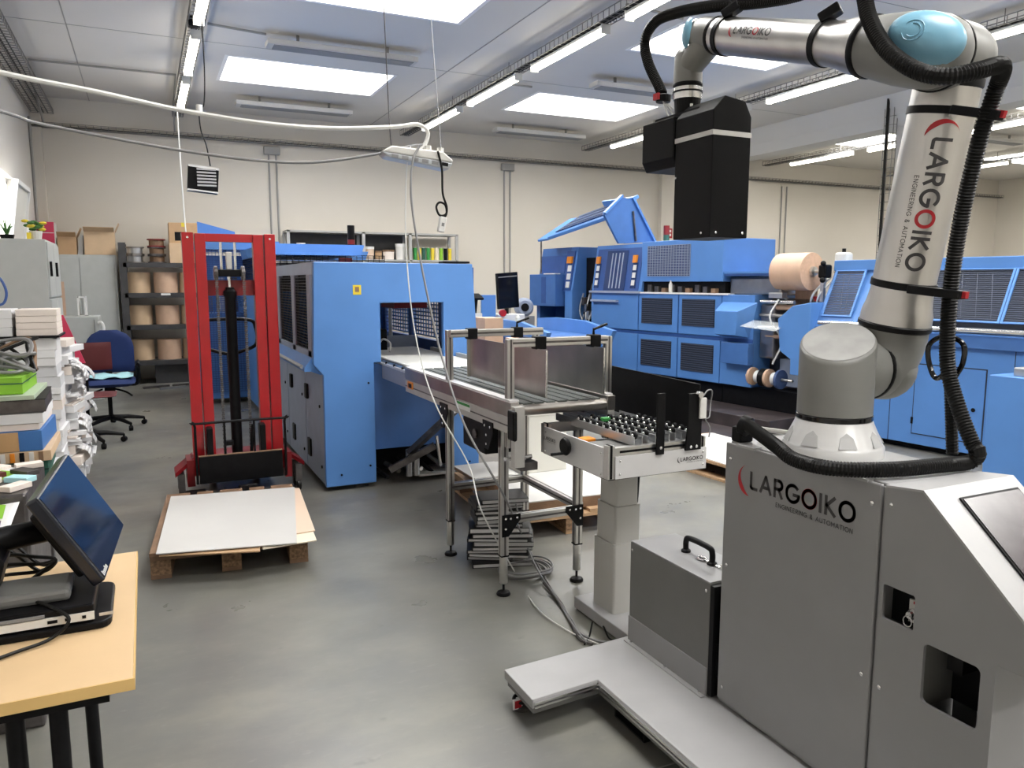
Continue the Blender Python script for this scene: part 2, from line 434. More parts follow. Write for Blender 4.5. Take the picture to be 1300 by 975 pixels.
for (a, b) in SKYX:
    for (c, d) in SKYY:
        wn += 1; h = CEIL+.45
        e = .006; z0 = CEIL-.004
        m = MB().box(a-.04, a+e, c-.04, d+.04, z0, h).box(b-e, b+.04, c-.04, d+.04, z0, h).box(a+e, b-e, c-.04, c+e, z0, h).box(a+e, b-e, d-e, d+.04, z0, h)
        wo = struct('window_%d' % wn, m, 'well', 'white skylight well letting in daylight')
        MB().box(a-.02, b+.02, c-.02, d+.02, h-.01, h+.02).build('pane', 'sky_pane', wo)
        f = MB().box(a, b, c, c+.05, h-.12, h-.07).box(a, b, d-.05, d, h-.12, h-.07).box(a, a+.05, c, d, h-.12, h-.07).box(b-.05, b, c, d, h-.12, h-.07)
        f.box(b-.22, b-.05, c, c+.10, CEIL+.08, h-.2)
        f.build('window_frame', 'skyframe', wo)
# down-stand beam and column
struct('trim_3', MB().prism([(9.95, CEIL), (10.05, 3.98), (10.15, 3.82), (10.55, 3.82), (10.65, 3.98), (10.75, CEIL)], 'y', YF, YB), 'beam_paint', 'painted concrete beam under the ceiling')
struct('trim_4', MB().box(10.15, 10.55, 7.8, 8.17, 0, 3.82), 'beam_paint', 'white square column under the beam', bev=.01)
struct('trim_5', MB().box(9.85, 10.25, YB-.12, YB, 0, CEIL), 'wall_paint', 'shallow pilaster on the back wall')
struct('trim_6', MB().box(XL, -1.24, YB-.1, YB, 0, CEIL), 'wall_paint', 'corner pilaster beside the left wall')
# left window: frame, pane, curtain
wf = MB()
for (y0, y1, z0, z1) in ((WY0, WY1, WZ0, WZ0+.06), (WY0, WY1, WZ1-.06, WZ1), (WY0, WY0+.06, WZ0, WZ1), (WY1-.06, WY1, WZ0, WZ1), (10.57, 10.63, WZ0, WZ1)): wf.box(XL-.15, XL-.08, y0, y1, z0, z1)
wo = struct('window_%d' % (wn+1), wf, 'white', 'white framed high window in the left wall')
MB().box(XL-.12, XL-.11, WY0, WY1, WZ0, WZ1).build('pane', 'sky_pane', wo)
# tilted sash of that window, open inwards
so = thing('window_sash', 'white tilted window sash hanging open above the grey side cabinet', 'window', (XL+.02, 10.6, WZ0))
a0, a1 = Vector((XL+.03, 10.2, WZ0+.05)), Vector((XL+.03, 11.2, WZ0+.05)); b0, b1 = Vector((XL+.16, 10.2, WZ1-.15)), Vector((XL+.16, 11.2, WZ1-.15))
for p, q in ((a0, a1), (b0, b1), (a0, b0), (a1, b1)): MB().bar(p, q, .06, .05).build('sash_bar', 'white', so)
MB().slab([a0, a1, b1, b0], .006).build('sash_pane', 'skin_pale', so)
cm = MB(); n = 24
for i in range(n):
    y0, y1 = 11.3+.03*i, 11.3+.03*(i+1); x0, x1 = XL+.06+.02*math.sin(i*1.3), XL+.06+.02*math.sin((i+1)*1.3)
    cm.add([(x0, y0, 1.45), (x1, y1, 1.45), (x1-.02, y1, 2.7), (x0-.02, y0, 2.7), (x0+.004, y0, 1.45), (x1+.004, y1, 1.45), (x1-.016, y1, 2.7), (x0-.016, y0, 2.7)], [(0, 1, 2, 3), (4, 5, 6, 7), (0, 1, 5, 4), (2, 3, 7, 6)])
tag(cm.build('curtain', 'white', smooth=True), 'thin white curtain hanging beside the left window', 'curtain')

# ------------------------------------------------------------------ ceiling lamps and trays
def lamp(loc, label):
    t = thing('batten_lamp', label, 'lamp', loc, 0, 'glowing batten lamps under the ceiling')
    x, y, z = loc
    MB().box(x-.042, x+.042, y-.78, y+.78, z+.02, z+.06).build('housing', 'lamp_body', t, bev=.01)
    n = 10; prof = [(x+.047*math.cos(PI+PI*k/n), z+.02+.048*math.sin(PI+PI*k/n)) for k in range(n+1)]
    MB().prism(prof, 'y', y-.77, y+.77).build('diffuser', 'tube_light', t)
    for e in (-1, 1): MB().box(x-.05, x+.05, y+e*.775-.008, y+e*.775+.008, z-.03, z+.06).build('end_cap', 'lamp_body', t)
    return t
ROWS = {.61: ('over the red stacker', [7.48, 9.49, 11.46]), 4.25: ('over the middle aisle', [1.7, 3.65, 5.62, 7.58, 9.55, 11.5]), 7.91: ('over the long blue machines', [1.75, 3.7, 5.7, 7.66, 9.6, 11.6]), 12.5: ('beyond the concrete beam', [6.0, 7.9, 9.85, 11.8]), 16.4: ('in the farthest bay', [7.4, 9.3, 11.2])}
first = None
for X, (wh, ysl) in ROWS.items():
    for k, Y in enumerate(ysl[::-1]):
        lb = ['glowing batten lamp nearest the back wall', 'second glowing batten lamp from the back wall', 'third glowing batten lamp from the back wall', 'fourth glowing batten lamp from the back wall', 'fifth glowing batten lamp from the back wall', 'sixth glowing batten lamp from the back wall'][k]+' '+wh
        if first is None: first = lamp((X, Y, 4.0), lb)
        else: dup(first, (X, Y, 4.0), label=lb)
def wiretray(pts, wd, dep, label, name='wire_cable_tray', gap=.1, r=.004, cables=True):
    m = MB(); P = [Vector(p) for p in pts]
    for a, b in zip(P, P[1:]):
        d = (b-a).normalized(); s = d.cross(Vector((0, 0, 1)))
        if s.length < .1: s = Vector((0, 1, 0))
        s.normalize(); u = s.cross(d)
        for k in (-.5, 0, .5): m.bar(a+s*wd*k, b+s*wd*k, r*2, r*2)
        for k in (-.5, .5): m.bar(a+s*wd*k+u*dep, b+s*wd*k+u*dep, r*2, r*2)
        L = (b-a).length; n = int(L/gap)
        for i in range(n+1):
            c = a+d*(L*i/n)
            m.bar(c-s*wd/2, c+s*wd/2, r*1.6, r*1.6); m.bar(c-s*wd/2, c-s*wd/2+u*dep, r*1.6, r*1.6); m.bar(c+s*wd/2, c+s*wd/2+u*dep, r*1.6, r*1.6)
    t = thing(name, label, 'cable tray', P[0])
    m.build('wire_basket', 'tray_metal', t, kind='stuff')
    if cables:
        for k, rr in ((-.2, .009), (.05, .012), (.25, .008)):
            q = []
            for a, b in zip(P, P[1:]):
                d = (b-a).normalized(); s = d.cross(Vector((0, 0, 1))); s = s.normalized() if s.length > .1 else Vector((0, 1, 0)); u = s.cross(d)
                q += [a+s*wd*k+u*(rr+r), b+s*wd*k+u*(rr+r)]
            MB().tube(q, rr, 6).build('cable', 'black_rubber', t)
    return t
for X, (wh, ysl) in ROWS.items():
    t = wiretray([(X, -4.5 if X > 1 else 6.6, 4.075), (X, 13.35, 4.075)], .15, .08, 'wire cable tray carrying the lamp row '+wh)
    for Y in [y-.5 for y in ysl]: MB().tube([(X, Y, 4.075), (X, Y, CEIL)], .005, 6).build('hanger', 'tray_metal', t)
wiretray([(XL+.02, 13.5, 3.80), (9.8, 13.5, 3.80)], .12, .06, 'wire cable tray along the cream back wall')
wiretray([(10.3, 13.5, 3.78), (XR, 13.5, 3.78)], .12, .06, 'wire cable tray on the back wall beyond the pilaster')
wiretray([(XL+.18, -4, 3.98), (XL+.18, 13.4, 3.98)], .28, .06, 'wide wire cable tray running high along the left wall', cables=True)
wiretray([(10.02, 8.20, 1.0), (10.02, 8.20, 4.2)], .16, .07, 'upright wire cable tray on the white column', cables=False, gap=.12)
tag(MB().tube([(9.98, 8.20, .9), (9.98, 8.20, 4.2)], .02, 8).build('column_cable', 'black_rubber'), 'thick black cable running up the white column', 'cable')
# radiant heater panels
def heater(loc, L, label):
    x, y, z = loc; t = thing('radiant_panel', label, 'heater', loc, 0, 'long flat heater panels under the ceiling')
    MB().box(x-L/2, x+L/2, y-.11, y+.11, z, z+.06).build('housing', 'heater_body', t, bev=.006)
    MB().box(x-L/2+.07, x+L/2-.05, y-.09, y+.09, z-.008, z).build('heating_face', 'heater_face', t)
    for s in (-.3, .3): MB().box(x+s*L-.015, x+s*L+.015, y-.015, y+.015, z+.06, CEIL).build('bracket', 'tray_metal', t)
h0 = heater((2.2, 9.1, 4.10), 1.7, 'flat heater panel between two skylights over the left aisle')
heater((2.2, 12.25, 4.10), 1.7, 'flat heater panel near the back wall over the left machine')
heater((6.45, 12.45, 4.10), 1.75, 'flat heater panel near the back wall over the blue binder')
heater((6.35, 9.1, 4.10), 1.7, 'flat heater panel between the skylights over the blue binder')
heater((14.2, 9.4, 4.10), 1.7, 'flat heater panel beyond the concrete beam')
heater((2.2, 5.6, 4.10), 1.7, 'flat heater panel above the roller table')
# conduits
def conduit(pts, label, r=.014, m='conduit', name='conduit', cat='conduit'):
    return tag(MB().tube(pts, r, 8).build(name, m, smooth=True), label, cat)
conduit([(-1.2, 13.45, 3.86), (-1.12, 11.33, 4.15), (-1.12, 11.33, 4.22), (.52, 11.33, 4.22), (.56, 13.3, 4.22), (.56, 13.4, 3.86)], 'grey conduit loop crossing the ceiling left of the lamps')
for x, l in ((1.98, 'one on the shelf cabinet side'), (2.1, 'one on the spool shelf side')): conduit([(x, YB-.02, 1.2), (x, YB-.02, 3.72)], 'thin grey wall conduit behind the left machine, '+l, .016)
for x, l in ((6.28, 'one towards the spool shelf'), (6.4, 'one towards the fire sign')): conduit([(x, YB-.02, .8), (x, YB-.02, 3.72)], 'thin grey wall conduit behind the monitor, '+l, .016)
for x, l in ((13.25, 'one towards the fire sign'), (13.4, 'one away from the fire sign')): conduit([(x, YB-.02, .4), (x, YB-.02, 3.7)], 'thin grey wall conduit beyond the paper roll, '+l, .016)
conduit([(XL+.02, 13.3, .3), (XL+.02, 13.3, 3.9)], 'thin grey conduit pipe down the left wall corner', .02)
for x, l in ((2.03, 'behind the left machine'), (6.34, 'behind the monitor')):
    tag(MB().box(x-.13, x+.13, YB-.08, YB, 3.63, 3.76).build('junction_box', 'conduit', bev=.01), 'grey junction box on the back wall '+l, 'junction box')
conduit([(.75, 9.0, 4.22), (1.35, 9.1, 4.22)], 'short conduit from the lamp row to the heater panel')
conduit([(4.35, 9.9, 4.22), (5.0, 9.9, 4.22)], 'short conduit beside the middle lamp row')
conduit([(4.35, 6.6, 4.2), (5.1, 6.7, 4.2)], 'short conduit below the front middle skylight')
# fire hose sign on the back wall
t = thing('fire_sign', 'small red fire equipment sign on the back wall pilaster', 'sign', (10.04, YB-.14, 2.5))
MB().box(9.94, 10.13, YB-.135, YB-.12, 2.46, 2.66).build('plate', 'red', t)
g = MB().box(9.97, 10.03, YB-.138, YB-.135, 2.49, 2.63).box(10.05, 10.10, YB-.138, YB-.135, 2.50, 2.55).box(10.05, 10.10, YB-.138, YB-.135, 2.58, 2.63); g.build('pictogram', 'white', t)
# small round wall clock / dome
t = thing('wall_gauge', 'small round pale dial high on the back wall beside the pilaster', 'dial', (10.4, YB-.02, 3.3))
MB().lathe([(.15, 0), (.15, .03), (.13, .045)], (10.45, YB, 3.42), (0, -1, 0), 20).build('case', 'offwhite', t, smooth=True)
MB().bar((10.45, YB-.05, 3.42), (10.45, YB-.05, 3.51), .012, .004).build('hand', 'black', t)
# ================================================================== robot station
from mathutils.geometry import tessellate_polygon
def holed(outer, holes, axis, a, b):
    def P(p, t): return {'x': (t, p[0], p[1]), 'y': (p[0], t, p[1]), 'z': (p[0], p[1], t)}[axis]
    loops = [outer]+holes; flat = [p for l in loops for p in l]
    tri = tessellate_polygon([[Vector((p[0], p[1], 0)) for p in l] for l in loops])
    n = len(flat); vs = [P(p, a) for p in flat]+[P(p, b) for p in flat]
    fs = [tuple(t) for t in tri]+[tuple(i+n for i in t) for t in tri]
    k = 0
    for l in loops:
        m = len(l); fs += [(k+i, k+(i+1) % m, n+k+(i+1) % m, n+k+i) for i in range(m)]; k += m
    return MB().add(vs, fs)
def rect(a, b, c, d): return [(a, c), (b, c), (b, d), (a, d)]
def rrect(a, b, c, d, r, n=4):
    o = []
    for (x, y, s) in ((b-r, d-r, 0), (a+r, d-r, 90), (a+r, c+r, 180), (b-r, c+r, 270)): o += arc(x, y, r, r, s, s+90, n)
    return o
def screws(parent, pts, nrm, r=.006, m='alu_bright'):
    for p in pts: MB().lathe([(r, 0), (r, .003), (r*.5, .005)], p, nrm, 8).build('screw', m, parent, smooth=True)

# --- base platform
pf = thing('base_platform', 'grey steel base platform on levelling feet under the robot cabinet', 'platform', (1.7, 1.7, 0))
poly = [(1.128, 2.446), (1.128, 2.215), (1.405, 2.235), (1.405, .80), (2.25, .80), (2.25, 2.48), (1.69, 2.48)]
MB().prism(poly, 'z', .085, .12).build('deck_plate', 'cab_light', pf, bev=.003)
ri = MB()
for p, q in (((1.135, 2.212), (1.402, 2.232)), ((1.402, 2.232), (1.402, .80))):
    for dz in (.107, .093): ri.bar((p[0], p[1]-.002, dz), (q[0], q[1]-.002, dz), .012, .007)
ri.build('edge_rail', 'alu_bright', pf)
MB().prism([(1.138, 2.436), (1.138, 2.225), (1.415, 2.245), (1.415, .82), (2.23, .82), (2.23, 2.46)], 'z', .06, .085).build('under_frame', 'cab_dark', pf)
for (a, b, c, d) in ((1.43, 1.62, 1.98, 2.16), (1.5, 2.2, 1.55, 1.75), (1.5, 2.2, 1.0, 1.2)):
    MB().add(*(lambda m: (m.v, m.f))(MB().box(a, b, c, c+.006, .012, .06).box(a, b, d-.006, d, .012, .06).box(a, b, c, d, .012, .018))).build('fork_tunnel', 'black', pf)
for (x, y) in ((1.165, 2.37), (1.30, 2.40), (1.5, .9), (2.18, .9), (2.18, 2.4)):
    f = MB().lathe([(.035, 0), (.035, .012), (.026, .02), (.010, .024), (.010, .062)], (x, y, 0), (0, 0, 1), 16).build('levelling_foot', 'steel_dark', pf, smooth=True)
    MB().tube([(x+.03*math.cos(t), y+.03*math.sin(t), .036) for t in [k*PI/8 for k in range(16)]], .007, 6, closed=True).build('adjusting_ring', 'black', f)
MB().box(1.125, 1.15, 2.345, 2.348, .018, .045).build('red_tag', 'logo_red', pf); MB().box(1.118, 1.157, 2.3485, 2.352, .012, .051).build('tag_plate', 'white', pf)

# --- control cabinet
X0, X1 = 1.692, 2.04
cb = thing('robot_cabinet', 'grey sheet metal control cabinet carrying the robot arm', 'cabinet', (1.87, 1.5, .12))
MB().box(X0+.012, X1, 1.332, 1.935, .125, 1.022).build('body', 'cab_grey', cb)
MB().box(X0, X0+.012, 1.338, 1.931, .14, 1.03).build('side_cover', 'cab_grey', cb, bev=.004)
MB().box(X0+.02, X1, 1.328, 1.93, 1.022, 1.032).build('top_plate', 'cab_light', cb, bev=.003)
MB().box(X0-.004, X0+.03, 1.80, 1.88, 1.026, 1.034).build('cover_clip', 'cab_light', cb)
MB().box(X0-.004, X0+.03, 1.38, 1.46, 1.026, 1.034).build('cover_clip', 'cab_light', cb)
MB().box(X0+.03, X1-.03, 1.01, 1.93, .12, .135).build('foot_gap', 'seam', cb)
prof = [(1.326, .13), (1.326, 1.030), (1.219, 1.042), (.885, .748), (.885, .69), (1.012, .69), (1.012, .13)]
sw = rrect(1.222, 1.314, .68, .772, .006); op = rrect(1.045, 1.19, .51, .665, .015)
holed(prof, [sw, op], 'x', X0, X0+.01).build('console_side', 'cab_grey', cb)
# rounded pocket around the lower opening
MB().prism(prof, 'x', X1-.01, X1).build('console_side', 'cab_grey', cb)
MB().box(X0+.01, X1-.01, 1.012, 1.022, .13, .69).build('console_front', 'cab_grey', cb)
MB().box(X0+.01, X1-.01, .885, 1.02, .69, .70).build('console_underside', 'cab_grey', cb)
MB().box(X0+.01, X1-.01, .885, .893, .70, .75).build('console_lip', 'cab_light', cb)
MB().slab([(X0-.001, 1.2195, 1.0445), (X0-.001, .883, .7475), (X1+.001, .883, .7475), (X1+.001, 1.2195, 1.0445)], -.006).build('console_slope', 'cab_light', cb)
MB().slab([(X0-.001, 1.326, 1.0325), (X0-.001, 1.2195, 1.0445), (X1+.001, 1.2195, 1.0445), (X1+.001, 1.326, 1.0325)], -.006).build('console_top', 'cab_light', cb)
# sloped screen
def sl(x, t): return Vector((x, lerp(1.219, .885, t), lerp(1.042, .748, t)))+Vector((0, -.66, .75))*.003
d = [sl(X0+.09, .08), sl(X0+.09, .9), sl(X1-.03, .9), sl(X1-.03, .08)]
MB().slab([d[0], d[3], d[2], d[1]], -.004).build('screen_surround', 'black', cb)
e = [sl(X0+.096, .095), sl(X0+.096, .885), sl(X1-.036, .885), sl(X1-.036, .095)]
MB().slab([v+Vector((0, -.66, .75))*.003 for v in (e[0], e[3], e[2], e[1])], -.003).build('screen', 'screen_grey', cb)
# recesses behind the two holes
MB().box(X0+.01, X0+.014, 1.20, 1.33, .66, .79).build('recess_back', 'black', cb).location = (.05, 0, 0)
MB().box(X0+.12, X0+.125, 1.02, 1.21, .49, .69).build('pocket_back', 'black', cb)
MB().box(X0+.01, X0+.12, 1.19, 1.195, .49, .69).build('pocket_wall', 'cab_dark', cb)
MB().box(X0+.05, X0+.12, 1.12, 1.16, .60, .66).build('pocket_fitting', 'black', cb)
MB().box(X0+.035, X0+.04, 1.222, 1.262, .685, .745).build('switch_plate', 'alu_matte', cb)
ks = MB().lathe([(.014, 0), (.014, .012), (.009, .016), (.009, .026)], (X0+.035, 1.243, .712), (-1, 0, 0), 14).build('key_switch', 'alu_bright', cb, smooth=True)
MB().tube([(X0+.006, 1.243+.012*math.cos(t), .697+.014*math.sin(t)) for t in [k*PI/6 for k in range(12)]], .0015, 5, closed=True).build('key_ring', 'alu_bright', ks)
MB().box(X0+.034, X0+.036, 1.225, 1.25, .735, .742).build('red_light', 'logo_red', cb)
screws(cb, [(X0, y, z) for y, z in ((1.905, .98), (1.362, .975), (1.905, .19), (1.362, .5), (1.905, .62), (1.305, .985), (1.305, .49))], (-1, 0, 0))
# lettering on the side cover (u along -Y)
LO = onx(938, 622, X0)
logo(cb, lambda u, v: (X0-.0012, 1.868-u, .905+v), .455)

# --- grey tool case
cs = thing('tool_case', 'dark grey metal case with black carrying handle beside the robot cabinet', 'case', (1.79, 2.2, .12))
MB().box(1.683, 1.90, 1.972, 2.452, .12, .53).build('case_body', 'cab_dark', cs, bev=.004)
MB().box(1.678, 1.683, 1.975, 2.45, .125, .225).build('base_strip', 'cab_grey', cs)
MB().box(1.66, 1.685, 1.975, 2.452, .12, .124).build('base_flange', 'cab_light', cs)
MB().box(1.6835, 1.90, 1.975, 2.45, .53, .534).build('lid', 'cab_grey', cs, bev=.002)
MB().box(1.684, 1.90, 1.952, 1.972, .13, .525).build('end_panel', 'black', cs)
MB().box(1.70, 1.72, 1.945, 1.953, .2, .32).build('latch', 'black', cs)
hp = [(1.80, 2.255, .534), (1.80, 2.255, .575), (1.80, 2.235, .592), (1.80, 2.125, .592), (1.80, 2.105, .575), (1.80, 2.105, .534)]
MB().tube(smooth_path(hp, 6), .011, 10).build('handle', 'black', cs, smooth=True)
for y in (2.255, 2.105): MB().lathe([(.018, 0), (.018, .008), (.012, .012)], (1.80, y, .534), (0, 0, 1), 12).build('handle_foot', 'black', cs)
MB().tube([(1.80+.014*math.cos(t), 2.16+.02*math.sin(t), .538) for t in [k*PI/6 for k in range(12)]], .004, 6, closed=True).build('lock_ring', 'alu_bright', cs)
MB().box(1.795, 1.805, 2.06, 2.14, .534, .54).build('lock_bar', 'alu_bright', cs)
MB().box(1.80, 1.86, 1.98, 2.06, .534, .55).build('lock_block', 'offwhite', cs)
screws(cs, [(1.683, 1.99, .50), (1.683, 2.435, .50)], (-1, 0, 0), .006)
screws(cs, [(1.672, 2.42, .124), (1.672, 2.2, .124), (1.672, 2.0, .124)], (0, 0, 1), .005)

# --- robot arm
ra = thing('industrial_robot', 'six axis grey and silver robot arm with black gripper box and corrugated hose', 'robot', (1.875, 1.665, 1.032))
BX, BY, BZ = 1.875, 1.665, 1.032
MB().lathe([(.145, 0), (.145, .028), (.140, .034), (.136, .045), (.128, .062), (.113, .095), (.110, .105)], (BX, BY, BZ), (0, 0, 1), 40).build('base_flange', 'arm_light', ra, smooth=True)
for k in range(8):   # plates around the base, their darker grey imitates the shade inside pockets
    a = 2*PI*k/8+.25
    rad = Vector((math.cos(a), math.sin(a), 0)); tan = Vector((-math.sin(a), math.cos(a), 0)); o = Vector((BX, BY, BZ))
    pts = [o+rad*.1425+tan*.026+Vector((0, 0, .038)), o+rad*.1425-tan*.026+Vector((0, 0, .038)), o+rad*.1265-tan*.018+Vector((0, 0, .068)), o+rad*.1205+Vector((0, 0, .082)), o+rad*.1265+tan*.018+Vector((0, 0, .068))]
    m = MB().add([p-rad*.0015 for p in pts]+[p-rad*.03 for p in pts], [(0, 1, 2, 3, 4), (9, 8, 7, 6, 5)]+[(i, (i+1) % 5, 5+(i+1) % 5, 5+i) for i in range(5)])
    m.build('pocket_shade_plate', 'pocket_shade', ra)
MB().lathe([(.106, 0), (.110, .003), (.110, .015), (.106, .018)], (BX, BY, BZ+.105), (0, 0, 1), 40).build('base_ring', 'black_gloss', ra, smooth=True)
# shoulder barrel with slanted cap
def slantcyl(o, r, z0, z1, kx, ky, n=40, rim=.012):
    m = MB(); vs = []
    rows = [(r, z0, 0), (r, z1-rim, 1), (r*.985, z1-rim*.4, 1), (r*.93, z1, 1), (.001, z1+.004, 1)]
    for (q, z, s) in rows:
        for i in range(n):
            t = 2*PI*i/n; x, y = q*math.cos(t), q*math.sin(t); vs.append((o[0]+x, o[1]+y, z+(kx*x+ky*y)*s))
    fs = [(i*n+k, i*n+(k+1) % n, (i+1)*n+(k+1) % n, (i+1)*n+k) for i in range(len(rows)-1) for k in range(n)]
    return m.add(vs, fs+[tuple(range(n))[::-1]])
slantcyl((BX, BY), .108, BZ+.123, 1.372, .40, .30).build('shoulder_barrel', 'arm_grey', ra, smooth=True, ang=30)
nn = 40; rr_ = .108*.93
MB().add([(BX+rr_*math.cos(2*PI*i/nn), BY+rr_*math.sin(2*PI*i/nn), 1.3735+.40*rr_*math.cos(2*PI*i/nn)+.30*rr_*math.sin(2*PI*i/nn)) for i in range(nn)]+[(BX, BY, 1.378)], [(i, (i+1) % nn, nn) for i in range(nn)]).build('shoulder_cap', 'arm_cap', ra, smooth=True)
UX = 2.085
SH = Vector((UX, 1.664, 1.293)); ax = Vector((0, -.1745, .985)).normalized()
MB().lathe([(.092, .05), (.094, .145)], (BX, 1.664, 1.285), (1, 0, 0), 32).build('shoulder_link', 'arm_grey', ra, smooth=True)
MB().lathe([(.096, 0), (.098, .003), (.098, .010), (.096, .013)], (BX+.128, 1.664, 1.286), (1, 0, 0), 32).build('shoulder_seam', 'black', ra, smooth=True)
# shoulder elbow: barrel sweeping up into the upper arm
ep = [Vector((BX+.14, 1.664, 1.286))]+[Vector((lerp(BX+.14, UX, math.sin(t*PI/2)), 1.664, 1.286))+ax*(.10*(1-math.cos(t*PI/2))) for t in [k/10 for k in range(1, 11)]]+[SH+ax*.118]
MB().tube(ep, [.095]+[.099]*9+[.1, .1], 32).build('upper_arm_elbow', 'arm_grey', ra, smooth=True, ang=60)
MB().ball((UX-.012, 1.664, 1.283), .1, 24, (1, 1, 1)).build('shoulder_dome', 'arm_grey', ra, smooth=True)
MB().lathe([(.101, 0), (.105, .004), (.105, .016), (.101, .020)], SH+ax*.117, ax, 36).build('arm_ring', 'black', ra, smooth=True)
MB().lathe([(.102, .137), (.101, .165), (.094, .19), (.0885, .225), (.088, .74), (.088, .815)], SH, ax, 40).build('upper_arm_tube', 'alu_tube', ra, smooth=True)
MB().lathe([(.088, 0), (.092, .004), (.092, .024), (.088, .030)], SH+ax*.812, ax, 36).build('arm_ring', 'black', ra, smooth=True)
EL = SH+ax*.892            # elbow centre at the upper arm
MB().lathe([(.087, .83), (.089, .86)], SH, ax, 32).build('elbow_neck', 'arm_grey', ra, smooth=True)
FE = Vector((1.895, 1.46, 2.155))   # elbow centre at the forearm
eax = (EL-FE).normalized()
MB().lathe([(.03, -.115), (.07, -.10), (.088, -.07), (.096, -.02), (.096, .10), (.094, .12)], EL, -eax, 36).build('elbow_barrel', 'arm_grey', ra, smooth=True, ang=70)
MB().lathe([(.0955, 0), (.0985, .002), (.0985, .008), (.0955, .010)], EL-eax*.105, -eax, 36).build('elbow_seam', 'black', ra, smooth=True)
WR = Vector((1.895, 2.385, 2.450)); fx = (WR-FE).normalized()
MB().lathe([(.02, -.118), (.055, -.108), (.078, -.085), (.092, -.045), (.096, 0), (.094, .06), (.086, .13), (.081, .165)], FE, fx, 36).build('forearm_housing', 'arm_grey', ra, smooth=True, ang=70)
# blue cap on the elbow, facing the room
cn = Vector((-.80, -.58, .12)).normalized(); cu = (fx-cn*fx.dot(cn)).normalized(); cv = cn.cross(cu)
def blob(o, n_, u_, v_, a, b, h, name='joint_cap', mt='cap_blue', sk=0):
    m = MB(); N = 28; rows = 7; vs = []
    for i in range(rows+1):
        t = i/rows; q = math.sin(t*PI/2) if i else .001
        for k in range(N):
            f = 2*PI*k/N; aa = a*(1+sk*math.cos(f)); vs.append(o+u_*(aa*q*math.cos(f))+v_*(b*q*math.sin(f))+n_*(h*math.cos(t*PI/2)))
    fs = [(i*N+k, i*N+(k+1) % N, (i+1)*N+(k+1) % N, (i+1)*N+k) for i in range(rows) for k in range(N)]
    return m.add(vs, fs)
CC = FE+cn*.068+Vector((0, 0, .004))-fx*.018
cap = blob(CC, cn, cu, cv, .096, .067, .046, sk=.08).build('joint_cap', 'cap_blue', ra, smooth=True, label='pale blue elbow cap')
em = MB()
for rr, s0, s1 in ((.026, 30, 330), (.017, 60, 300)):
    pts = []
    for k in range(17):
        f = math.radians(lerp(s0, s1, k/16)); u = .038+rr*math.cos(f); v = .004+rr*math.sin(f)
        q = min(.98, math.hypot(u/.1, v/.067)); pts.append(CC+cu*u+cv*v+cn*(.046*math.sqrt(1-q*q)+.0012))
    em.tube(pts, .0014, 5)
em.build('embossed_mark', 'cap_blue', cap)
# forearm tube
MB().lathe([(.083, .165), (.086, .169), (.086, .183), (.082, .188)], FE, fx, 36).build('arm_ring', 'black', ra, smooth=True)
MB().lathe([(.082, .188), (.079, .215), (.069, .27), (.0645, .31), (.063, .60), (.062, .86)], FE, fx, 40).build('forearm_tube', 'alu_tube', ra, smooth=True)
MB().lathe([(.062, .852), (.0645, .856), (.0645, .868), (.061, .872)], FE, fx, 32).build('arm_ring', 'black', ra, smooth=True)
MB().lathe([(.060, .872), (.061, .90), (.060, .945), (.050, .985), (.03, 1.0)], FE, fx, 32).build('wrist_housing', 'arm_grey', ra, smooth=True, ang=70)
wn_ = Vector((-.86, .48, .12)).normalized(); wu_ = Vector((0, 0, 1)); wu_ = (wu_-wn_*wu_.dot(wn_)).normalized()
blob(WR+wn_*.042-fx*.005, wn_, wu_, wn_.cross(wu_), .054, .042, .026).build('joint_cap', 'cap_blue', ra, smooth=True, label='pale blue wrist cap')
# wrist going down
WX, WY = 1.885, 2.435
MB().tube([WR-fx*.07+Vector((0, 0, -.02)), WR-fx*.03+Vector((0, .0, -.045)), Vector((WX, WY-.03, 2.36)), Vector((WX, WY, 2.335))], [.05, .052, .05, .048], 24).build('wrist_link', 'arm_grey', ra, smooth=True, ang=60)
MB().lathe([(.02, .125), (.04, .12), (.052, .10), (.054, .0)], (WX, WY, 2.285), (0, 0, 1), 28).build('wrist_barrel', 'arm_grey', ra, smooth=True, ang=60)
MB().lathe([(.053, 0), (.055, .003), (.055, .010), (.053, .013)], (WX, WY, 2.272), (0, 0, 1), 28).build('wrist_ring', 'black', ra, smooth=True)
MB().lathe([(.052, 0), (.053, .004), (.053, .042), (.05, .045)], (WX, WY, 2.227), (0, 0, 1), 28).build('tool_flange', 'alu_bright', ra, smooth=True)
MB().lathe([(.056, 0), (.056, .006)], (WX, WY, 2.250), (0, 0, 1), 28).build('flange_ring', 'black', ra, smooth=True)
MB().lathe([(.045, 0), (.05, .055)], (WX, WY, 2.172), (0, 0, 1), 24).build('tool_adapter', 'black', ra)
# straps on the forearm
def strap(o, d, r, w_=.022, name='strap', m='black', parent=ra):
    return MB().lathe([(r, 0), (r+.004, .001), (r+.004, w_-.001), (r, w_)], o, d, 36, cap=False).build(name, m, parent, smooth=True)
strap(FE+fx*.805, fx, .0625); strap(FE+fx*.335, fx, .064)
strap(SH+ax*.738, ax, .088); strap(SH+ax*.243, ax, .0885)
# forearm logo, on the side that faces the camera
sd = fx.cross(Vector((0, 0, 1))).normalized()
if sd.x > 0: sd = -sd
upv = sd.cross(fx).normalized()
if upv.z < 0: upv = -upv
def farm(u, v):
    s = .735-u; r = lerp(.063, .0627, .5)+.0012; a = math.radians(-6)+ (v+.014)/r
    return FE+fx*s+(sd*math.cos(a)+upv*math.sin(a))*r
logo(ra, farm, .205)
